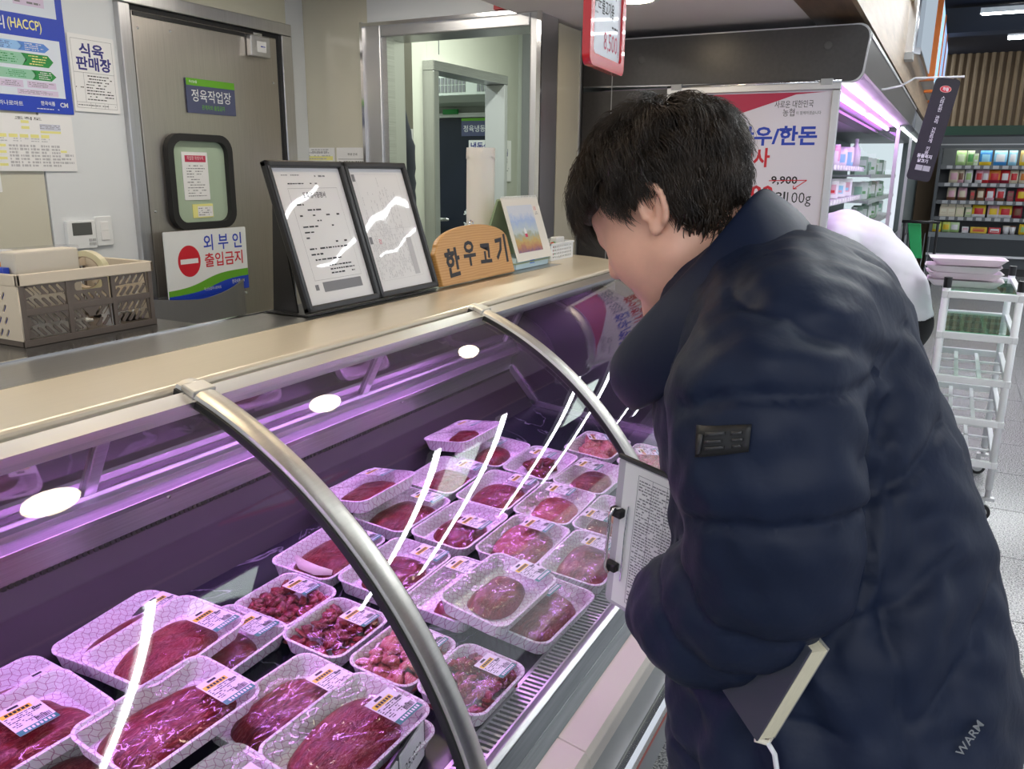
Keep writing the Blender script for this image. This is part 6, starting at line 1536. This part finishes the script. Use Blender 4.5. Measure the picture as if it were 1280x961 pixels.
# ---- packs ------------------------------------------------------------
def pouch_mesh(w, h, d, mats_):
    b = MB(); nx, nz = 6, 8; F_ = []; 
    for s in (-1, 1):
        k = len(b.v); vs = []
        for j in range(nz + 1):
            for i in range(nx + 1):
                u, v = i / nx * 2 - 1, j / nz * 2 - 1
                vs.append((u * w / 2 * (1 - .05 * v * v), s * d / 2 * (1 - u * u) ** .6 * (1 - abs(v) ** 3) ** .7, (v + 1) * h / 2))
        fs = []; 
        for j in range(nz):
            for i in range(nx):
                q = (j * (nx + 1) + i, j * (nx + 1) + i + 1, (j + 1) * (nx + 1) + i + 1, (j + 1) * (nx + 1) + i); fs.append(q if s < 0 else q[::-1])
        n0 = len(b.f); b.add(vs, fs)
        for q in range(len(fs)):
            j, i = divmod(q, nx); b.m[n0 + q] = 1 if (2 <= j <= 5 and 1 <= i <= 4) else (2 if j < 2 else 0)
    m = b.mesh('pouch'); [m.materials.append(x) for x in mats_]; m.polygons.foreach_set('use_smooth', [True] * len(m.polygons)); return m
_pm = {}
def pm(c):
    if c not in _pm: _pm[c] = mat('pack_%d' % len(_pm), c, .35)
    return _pm[c]
def pack(kind, label, loc, w, h, d, c0, c1, c2, rz=0, group=None):
    t = thing({'pouch': 'food_pouch', 'box': 'food_box', 'tub': 'food_tub', 'bottle': 'bottle', 'tray': 'food_tray'}[kind], label, kind if kind != 'tray' else 'food pack', loc, (0, 0, rz), group)
    if kind == 'pouch': ob('pouch', pouch_mesh(w, h, d, [pm(c0), pm(c1), pm(c2)]), None, t)
    elif kind in ('box', 'tray'):
        MB().box(-w / 2, w / 2, -d / 2, d / 2, 0, h).build('carton', pm(c0), t, bev=.004)
        MB().box(-w * .36, w * .36, -d / 2 - .002, -d / 2 + .001, h * .25, h * .8).build('front_label', pm(c1), t); MB().box(-w * .3, w * .3, -d / 2 - .003, -d / 2, h * .32, h * .48).build('label_band', pm(c2), t)
    elif kind == 'tub':
        MB().lathe([(0, 0), (w * .42, 0), (w * .5, h * .9)], 16, cap=True).build('cup', pm(c0), t, smooth=True); MB().lathe([(w * .52, h * .88), (w * .52, h), (0, h)], 16).build('lid', pm(c1), t)
    else:
        MB().lathe([(0, 0), (w * .5, 0), (w * .5, h * .6), (w * .18, h * .82), (w * .18, h)], 14, cap=True).build('body', pm(c0), t, smooth=True); MB().lathe([(w * .2, h * .9), (w * .2, h * 1.02), (0, h * 1.03)], 12).build('cap', pm(c1), t)
    return t
WH, PK, RD, LG, YL, BL, OR, BR, CRM, GR, DR, LB = (.78, .78, .8), (.72, .42, .50), (.60, .03, .04), (.42, .62, .25), (.80, .55, .03), (.04, .25, .60), (.70, .22, .04), (.22, .10, .06), (.72, .64, .48), (.10, .35, .10), (.28, .02, .04), (.30, .62, .80)
# lilac fridge: two shelves and the deck, seen past the banner post
ordw = ['first', 'second', 'third', 'fourth', 'fifth', 'sixth', 'seventh', 'eighth', 'ninth', 'tenth', 'eleventh', 'twelfth', 'thirteenth', 'fourteenth']
rowsF = [(1.662, .87, 'upper shelf', 'pouch', [(RD, WH, PK), (RD, PK, WH), (PK, WH, PK), (PK, RD, WH), (PK, WH, WH), (WH, PK, WH), (WH, LB, WH), (WH, WH, PK), (WH, LB, LB), (WH, WH, LB)], .15, ('red white', 'red pink', 'pink', 'pink red', 'pale pink', 'white pink', 'white blue', 'white', 'white pale blue', 'clear white')),
         (1.422, .87, 'lower shelf', 'box', [(RD, YL, WH), (CRM, RD, WH), (RD, WH, PK), (PK, RD, WH), (WH, PK, RD), (WH, PK, WH), (WH, LB, PK), (WH, WH, PK), (WH, PK, LB), (WH, LB, WH)], .13, ('red yellow', 'cream red', 'red white', 'pink red', 'white red', 'white pink', 'white blue', 'plain white', 'white lilac', 'white pale blue'))]
for z, y, nm, kind, cs, h, words in rowsF:
    for k in range(10):
        c = cs[k]
        pack(kind, '%s %s, %s from banner post on lilac fridge %s' % (words[k], 'packet' if kind == 'pouch' else 'carton', ordw[k], nm), (5.95 + k * .235, y + .03 * (k % 2), z), .16, h * (1 + .12 * ((k * 7) % 3 - 1)), .06, *c, rz=-1.0, group='packs on the lilac fridge shelves')
for k in range(10):
    for r in range(2):
        pack('tray', 'wrapped pink meat pack, %s from banner in lilac fridge deck %s row' % (ordw[k], 'front' if r == 0 else 'rear'), (5.6 + k * .27, .66 + r * .20, 1.006 + r * .041), .21, .155, .10, PK if (k + r) % 2 else (.62, .30, .34), WH, DR, rz=-.9, group='packs on the lilac fridge deck')
b = pack('bottle', 'tall white bottle at the far end of the upper shelf, by the lilac glass post', (8.15, .82, 1.662), .09, .24, .09, WH, WH, WH)

# ---- second fridge behind, neutral light
f2 = thing('open_fridge', 'open shelf fridge with pale green light behind the glass post', 'fridge', (8.6, .5, 0))
def F2(name, mb, mt, par=None):
    o = mb.build(name, mt, par or f2)
    if par is None: o.location = -f2.location
    return o
F2('canopy', MB().prism([(.42, 2.20), (.43, 2.05), (.62, 2.0), (1.66, 2.0), (1.66, 2.2)], 8.60, 12.2, 'x'), M['grey'])
F2('light_tube', MB().tube([(8.7, .50, 2.02), (9.5, .50, 2.02)], .014, 8), emis('cool_tube', (.9, 1, .97), 1.2)); F2('light_tube', MB().tube([(9.6, .50, 2.02), (12.0, .50, 2.02)], .014, 8), bpy.data.materials['cool_tube'])
F2('back_panel', MB().box(8.6, 12.2, 1.30, 1.34, 0, 2.0), mat('fridge2_back', (.10, .13, .13), .4)); F2('base', MB().box(8.6, 12.2, .55, 1.3, 0, .85), M['grey']); F2('bin_front', MB().box(8.6, 12.2, .50, .55, .2, .95), M['grey'])
F2('glass_post', MB().box(10.2, 10.24, .47, .50, .9, 2.0), M['alu'])
for z in (1.12, 1.36, 1.60):
    s = F2('shelf', MB().box(8.6, 12.2, .72, 1.3, z - .02, z), M['light_grey']); F2('price_rail', MB().box(8.6, 12.2, .705, .72, z - .03, z + .008), M['light_grey'], s)
cg = [((.30, .42, .30), WH, GR), (WH, (.3, .5, .4), WH), ((.45, .60, .50), WH, GR), (WH, WH, GR), ((.22, .30, .24), WH, WH)]
cw = ('dull green', 'white and green', 'pale green', 'plain white', 'dark green')
for r, (z, nm) in enumerate(((1.12, 'lowest'), (1.36, 'middle'), (1.60, 'top'))):
    for k in range(9):
        c = cg[(k * 2 + r) % 5]
        pack(('bottle', 'pouch', 'box')[(r + k) % 3], '%s pack, %s from near end on pale green fridge %s shelf' % (cw[(k * 2 + r) % 5], ordw[k], nm), (8.8 + k * .33, .84, z + .0015), .13, .17, .08, *c, rz=-.9, group='packs in the pale green fridge')

# ---- wall fridge at the far end
wf_ = thing('wall_fridge', 'long dark grey wall fridge with five shelves of packs under the slatted wall', 'fridge', (15.9, .25, 0))
def F3(name, mb, mt, par=None):
    o = mb.build(name, mt, par or wf_)
    if par is None: o.location = -wf_.location
    return o
g_ = mat('fridge_slate', (.075, .085, .095), .4); g2 = mat('fridge_bumper', (.22, .25, .27), .4)
F3('canopy', MB().prism([(15.95, 2.25), (15.9, 2.22), (15.9, 2.04), (15.92, 2.04), (15.93, 2.09), (16.7, 2.09), (16.7, 2.25)], -3.6, .30, 'y'), g_)
F3('canopy_line', MB().box(15.895, 15.9, -3.6, .30, 2.09, 2.11), M['light_grey']); F3('light_tube', MB().tube([(16.05, -3.5, 2.070), (16.05, .2, 2.070)], .012, 8), emis('far_tube', (.95, 1, .97), 6))
F3('back_panel', MB().box(16.55, 16.6, -3.6, .25, .3, 2.1), mat('fridge_inner', (.16, .17, .18), .5)); F3('end_wall', MB().box(15.92, 16.7, .25, .30, 0, 2.2), g_)
F3('base', MB().box(15.95, 16.7, -3.6, .25, .12, .62), g_); F3('front_panel', MB().prism([(15.86, .60), (15.90, .30), (15.95, .30), (15.95, .62)], -3.6, .30, 'y'), mat('fridge_front', (.045, .052, .06), .4))
F3('bumper', MB().box(15.84, 15.93, -3.6, .30, .595, .67), g2); F3('silver_line', MB().box(15.86, 15.90, -3.6, .30, .29, .325), M['alu']); F3('kick_plate', MB().box(15.93, 16.7, -3.6, .30, 0, .12), M['black'])
SZ = [1.768, 1.484, 1.200, .930, .672]
for z in SZ:
    s = F3('shelf', MB().box(16.02 if z > .7 else 15.95, 16.55, -3.6, .25, z - .025, z), g_)
    F3('price_rail', MB().box(16.0 if z > .7 else 15.93, 16.02 if z > .7 else 15.95, -3.6, .25, z - .06, z + .005), mat('price_rail_grey', (.13, .14, .15), .4) if 'price_rail_grey' not in bpy.data.materials else bpy.data.materials['price_rail_grey'], s)
    for k in range(13): F3('price_card', MB().box(15.993 if z > .7 else 15.923, 16.0 if z > .7 else 15.93, .16 - k * .135 - .085, .16 - k * .135, z - .052, z), M['light_grey'], s)
yy = lambda px_: .105 - (px_ - 1175) * .01167
rows3 = [
 [(1187, 14, LG, (.65, .75, .5), LG, 'pouch', 'pale green pouch'), (1199, 10, (.40, .5, .3), GR, LG, 'pouch', 'grey green pouch'), (1206, 6, (.6, .68, .5), LG, WH, 'box', 'stack of pale green packs'), (1218, 16, BL, LB, YL, 'pouch', 'blue pouch with a yellow foot'), (1236, 17, LB, WH, BL, 'pouch', 'light blue pouch with a white badge'), (1251, 11, LB, WH, LB, 'pouch', 'narrow light blue pouch'), (1268, 18, (.62, .45, .15), (.6, .55, .4), YL, 'pouch', 'brown yellow bag'), (1283, 14, BR, CRM, BR, 'pouch', 'brown bag')],
 [(1181, 13, CRM, PK, CRM, 'pouch', 'cream pack with pink meat'), (1190, 9, CRM, BR, PK, 'pouch', 'thin cream pack'), (1200, 10, WH, LG, WH, 'pouch', 'small white pack'), (1213, 10, PK, RD, WH, 'pouch', 'pink and red pack'), (1221, 9, PK, WH, RD, 'pouch', 'pink striped pack'), (1232, 15, OR, RD, DR, 'pouch', 'orange red bag'), (1245, 12, RD, WH, DR, 'pouch', 'red bag with white badge'), (1256, 11, CRM, RD, CRM, 'pouch', 'cream pouch with red badge'), (1268, 12, CRM, OR, CRM, 'pouch', 'beige pouch with orange badge'), (1280, 11, RD, CRM, RD, 'pouch', 'dark red pouch')],
 [(1181, 12, CRM, PK, BR, 'pouch', 'pale pack with pinkish filling'), (1195, 12, PK, CRM, BR, 'pouch', 'pinkish tapered pack'), (1208, 6, BR, RD, BR, 'box', 'small brown carton'), (1218, 11, BR, CRM, BR, 'pouch', 'brown pouch'), (1230, 12, RD, WH, PK, 'pouch', 'red pack with white label'), (1243, 12, WH, RD, BR, 'pouch', 'white pack with red label'), (1255, 8, DR, BR, DR, 'box', 'dark brown carton'), (1269, 15, RD, YL, RD, 'pouch', 'red and yellow pouch'), (1283, 9, YL, WH, YL, 'pouch', 'yellow pouch')],
 [(1174, 11, CRM, (.8, .76, .6), CRM, 'box', 'cream tofu pack'), (1184, 11, CRM, (.8, .76, .6), CRM, 'box', 'cream tofu pack with low stack'), (1195, 11, (.66, .64, .42), CRM, CRM, 'box', 'yellowish tofu pack'), (1206, 9, (.38, .44, .30), CRM, LG, 'box', 'greenish tofu pack'), (1219, 18, YL, RD, WH, 'pouch', 'yellow red bag with a white top'), (1237, 15, PK, YL, WH, 'pouch', 'pink yellow bag'), (1252, 17, YL, RD, WH, 'pouch', 'second yellow red bag'), (1267, 12, DR, BR, DR, 'pouch', 'dark red bag'), (1281, 9, LB, WH, BL, 'pouch', 'light blue bag')],
 [(1168, 12, (.62, .70, .12), LG, YL, 'pouch', 'yellow green bag'), (1180, 11, (.62, .70, .16), YL, LG, 'pouch', 'lime yellow bag'), (1191, 13, (.55, .72, .42), WH, LG, 'pouch', 'pale green standing bag'), (1205, 9, WH, PK, WH, 'box', 'low white carton'), (1222, 22, YL, OR, RD, 'box', 'long yellow box'), (1242, 16, RD, WH, RD, 'box', 'low red box'), (1256, 9, WH, CRM, WH, 'tub', 'white tub'), (1264, 8, WH, BR, WH, 'tub', 'white and brown tub'), (1279, 16, YL, LG, YL, 'pouch', 'big yellow bag')],
]
rn = ['top shelf', 'second shelf', 'third shelf', 'fourth shelf', 'bottom deck']
for r, row in enumerate(rows3):
    for k, (px_, w_, c0, c1, c2, kind, nm) in enumerate(row):
        h = (.24, .215, .21, .20, .17)[r] * (1.0 if kind == 'pouch' else .8)
        if r == 4 and kind == 'box': h = .10
        pack(kind, '%s, %s from left on wall fridge %s' % (nm, ordw[k], rn[r]), (16.12 if r < 4 else 16.05, yy(px_), SZ[r] + .001), w_ * .01167 * .95, h, .07, c0, c1, c2, rz=-PI / 2, group='packs on the wall fridge, ' + rn[r])
for k in range(4): pack('box', 'upper cream tofu pack, %s of four on wall fridge fourth shelf' % ordw[k], (16.12, yy(1174 + k * 10), SZ[3] + .162), .11, .09, .07, CRM, (.8, .76, .6), CRM, rz=-PI / 2, group='packs on the wall fridge, fourth shelf')

# ---- trolley with white trays -----------------------------------------------
tr = thing('tray_trolley', 'white plastic four-tier trolley on casters beside the person bending over', 'trolley', (4.30, -.322, 0))
TX, TY = .72, .295
for (x, y) in ((0, 0), (TX, 0), (0, TY), (TX, TY)):
    p = MB().tube([(x, y, .16), (x, y, 1.10)], .0165, 14).build('post', M['white'], tr, smooth=True)
    MB().tube([(x, y, 1.10), (x, y, 1.148)], .0175, 14).build('post_cap', M['black'], p)
    c = MB().tube([(x, y, .11), (x, y, .17)], .012, 10).box(x - .018, x - .014, y + .008, y + .030, .035, .12).box(x + .014, x + .018, y + .008, y + .030, .035, .12).box(x - .016, x + .016, y - .03, y + .03, .105, .12).build('caster_fork', M['alu'], tr)
    w_ = MB().lathe([(0, -.011), (.022, -.011), (.0405, -.009), (.0405, .009), (.022, .011), (0, .011)], 20, M=Matrix.Translation((x, y + .018, .0415)) @ Matrix.Rotation(PI / 2, 4, 'Y')).build('wheel', M['rubber'], c)
    MB().lathe([(0, -.0125), (.026, -.012), (.026, .012), (0, .0125)], 16, M=Matrix.Translation((x, y + .018, .0415)) @ Matrix.Rotation(PI / 2, 4, 'Y')).build('hub', M['light_grey'], w_)
for z, nm in ((1.075, 0), (.885, 1), (.68, 2), (.485, 2), (.285, 2)):
    b = MB()
    for a in ((-.02, TX + .02, -.018, .006), (-.02, TX + .02, TY - .006, TY + .018), (-.02, .008, .0065, TY - .0065), (TX - .008, TX + .02, .0065, TY - .0065)): b.box(*a, z - .02, z + .012)
    f = b.build('tier_frame', M['white'], tr, bev=.003)
    MB().box(.0, TX, TY * .33, TY * .33 + .018, z - .014, z - .004).box(.0, TX, TY * .66, TY * .66 + .018, z - .014, z - .004).box(TX * .33, TX * .33 + .02, 0, TY, z - .014, z - .004).box(TX * .66, TX * .66 + .02, 0, TY, z - .014, z - .004).build('cross_bars', M['white'], f)
    if nm < 2:
        MB().box(.01, TX - .01, .008, TY - .008, z - .002, z + .004).build('glass_shelf', clear('shelf_glass%d' % nm, (.72, .88, .78), 1.5), tr)
        gg = mat('glass_edge%d' % nm, (.10, .42, .22), .15)
        MB().box(.004, .012, .006, TY - .006, z + .004, z + .014).build('glass_lip', gg, tr)
def foam_tray_mesh():
    b = MB(); R_ = lambda w, h, z: [(p[0], p[1], z) for p in rrect(w, h, .03, 4)]
    b.loft([R_(.27, .17, 0), R_(.33, .22, .03), R_(.335, .225, .032), R_(.32, .21, .031), R_(.265, .165, .006)]); return b.mesh('tray')
ft = foam_tray_mesh(); ft.materials.append(mat('foam_white_pink', (.80, .72, .76), .5))
for k in range(4):
    t = thing('foam_tray', 'white foam tray on the trolley, %s of the stack of four' % ('topmost', 'second from top', 'third from top', 'lowest')[3 - k], 'tray', (4.62 + .02 * (k % 2), -.10 + .008 * (k % 3), 1.0795 + k * .0335), (0, 0, -PI / 2 + .06 * (k % 2)), 'foam trays on the trolley')
    ob('tray', ft, None, t)

# ---- green shopping cart
sc = thing('shopping_cart', 'dark wire shopping cart with green seat flap in the aisle by the fridges', 'shopping cart', (9.2, .10, 0))
gp = mat('cart_green', (.01, .33, .09), .4); b = MB()
for s in (0, .42):
    b.tube([(.0, s * .0 + .0 + s * .7, .18), (.05, s * .7, .55), (.0, s * .7, 1.02), (-.05, s * .7, 1.16)], .013, 8)
    b.tube([(.05, s * .7, .55), (.8, s * .7, .75), (.8, s * .7, 1.0), (.0, s * .7, 1.02)], .009, 8); b.tube([(0, s * .7, .18), (.75, s * .7, .16)], .012, 8)
b.build('frame', M['black'], sc, smooth=True)
b = MB()
for k in range(9): b.tube([(.02 + k * .09, 0, .58 + k * .02), (.02 + k * .09, 0, 1.0)], .004, 5); b.tube([(.02 + k * .09, .294, .58 + k * .02), (.02 + k * .09, .294, 1.0)], .004, 5)
for k in range(6): b.tube([(.8, .05 * k + .02, .75), (.8, .05 * k + .02, 1.0)], .004, 5); b.tube([(.05, .05 * k + .02, .56), (.8, .05 * k + .02, .75)], .004, 5)
tag(b.build('wire_basket', M['grey'], sc), kind='stuff')
MB().prism([(.10, .80), (.20, .80), (.27, 1.14), (.15, 1.14)], -.015, .0, 'x').build('seat_flap', gp, sc, bev=.01); MB().tube([(-.06, -.02, 1.16), (-.06, .32, 1.16)], .014, 10).build('handle', M['black'], sc, smooth=True)
for x, y in ((0, 0), (0, .294), (.72, 0), (.72, .294)): MB().lathe([(0, -.012), (.06, -.012), (.06, .012), (0, .012)], 16, M=Matrix.Translation((x, y, .0605)) @ Matrix.Rotation(PI / 2, 4, 'X')).box(x - .01, x + .01, y - .016, y + .016, .06, .18).build('caster', M['rubber'], sc)

# ---- hanging black banner, screens on the fascia --------------------------------
t = thing('hanging_banner', 'narrow black hanging banner with white vertical lettering over the aisle', 'banner', (5.0, .095, 2.085), (0, 0, 0))
s = MB().prism([(p[0], p[1] - .26) for p in rrect(.118, .515, .02, 4)], 0, .004, 'z').build('cloth', mat('black_banner', (.022, .020, .028), .45), t, rot=(PI / 2, math.radians(0), -PI / 2))
s.matrix_local = Matrix.Rotation(-PI / 2, 4, 'Z') @ Matrix.Rotation(PI / 2, 4, 'X') @ Matrix.Rotation(math.radians(-9.5), 4, 'Z')
zt = .0046
flat('red_badge', [(.027 * math.cos(a), -.055 + .017 * math.sin(a)) for a in np.linspace(0, 2 * PI, 24, endpoint=False)], mat('badge_rim', (.75, .35, .30), .5), s, zt); flat('red_badge', [(.023 * math.cos(a), -.055 + .014 * math.sin(a)) for a in np.linspace(0, 2 * PI, 24, endpoint=False)], M['red'], s, zt + .0004); text('하림', .02, M['white'], s, 0, -.055, zt + .0008, .03, width=.028)
for k, ch in enumerate('스마트한 관리 건강하게 키움'):
    if ch != ' ': text(ch, .022, M['white'], s, .002, -.098 - k * .0195, zt, .01)
text('동물복지', .022, M['white'], s, -.002, -.392, zt, .03, width=.072); text('닭고기', .02, M['white'], s, -.004, -.416, zt, .03, width=.05)
for x in (-.025, .012): flat('pale_box', rect(x - .004, x + .03, -.465, -.438), M['light_grey'], s, zt)
MB().tube([(0, .16, .006), (0, -.07, .004)], .005, 8).build('rod', M['white'], t); MB().tube([(0, .16, .006), (0, .22, -.03), (0, .30, -.045), (0, .385, -.04)], .005, 8).build('bracket', M['white'], t)
t = thing('wall_screen', 'large silver edged screen on the wooden fascia seen edge on', 'screen', (6.7, .47, 2.42))
MB().prism([(0, -.02), (1.9, -.02), (1.9, -.10), (1.8, -.14), (.1, -.14), (0, -.10)], 0, .85, 'z').build('casing', M['chrome'], t, bev=.01); MB().box(.0, 1.9, -.02, .0, .05, .8).build('bracket', M['black'], t); MB().box(-.03, .12, -.10, -.0, -.04, .0).build('foot_clip', M['light_grey'], t); MB().box(.06, 1.84, -.144, -.139, .05, .80).build('display', emis('screen_glow', (.55, .65, .75), .25), t)
for k, (x0, x1, c, nm) in enumerate(((9.1, 10.2, (.45, .75, 1.0), 'pale blue lit poster box on the wooden fascia past the silver screen'), (10.4, 11.6, (.35, .55, 1.0), 'blue lit poster box on the wooden fascia, middle one'), (11.8, 13.0, (.45, .6, 1.0), 'blue lit poster box on the wooden fascia, last before the slatted wall'))):
    t = thing('lit_poster', nm, 'poster', (x0, .47, 2.48))
    MB().box(0, x1 - x0, -.16, .0, 0, .75).build('casing', M['light_grey'], t); MB().box(.02, x1 - x0 - .02, -.165, -.159, .02, .73).build('display', emis('poster_glow%d' % k, c, .38), t)
    MB().box(-.01, .10, -.17, -.0, -.01, .76).build('orange_side', mat('orange_side%d' % k, (.75, .20, .03), .5), t)
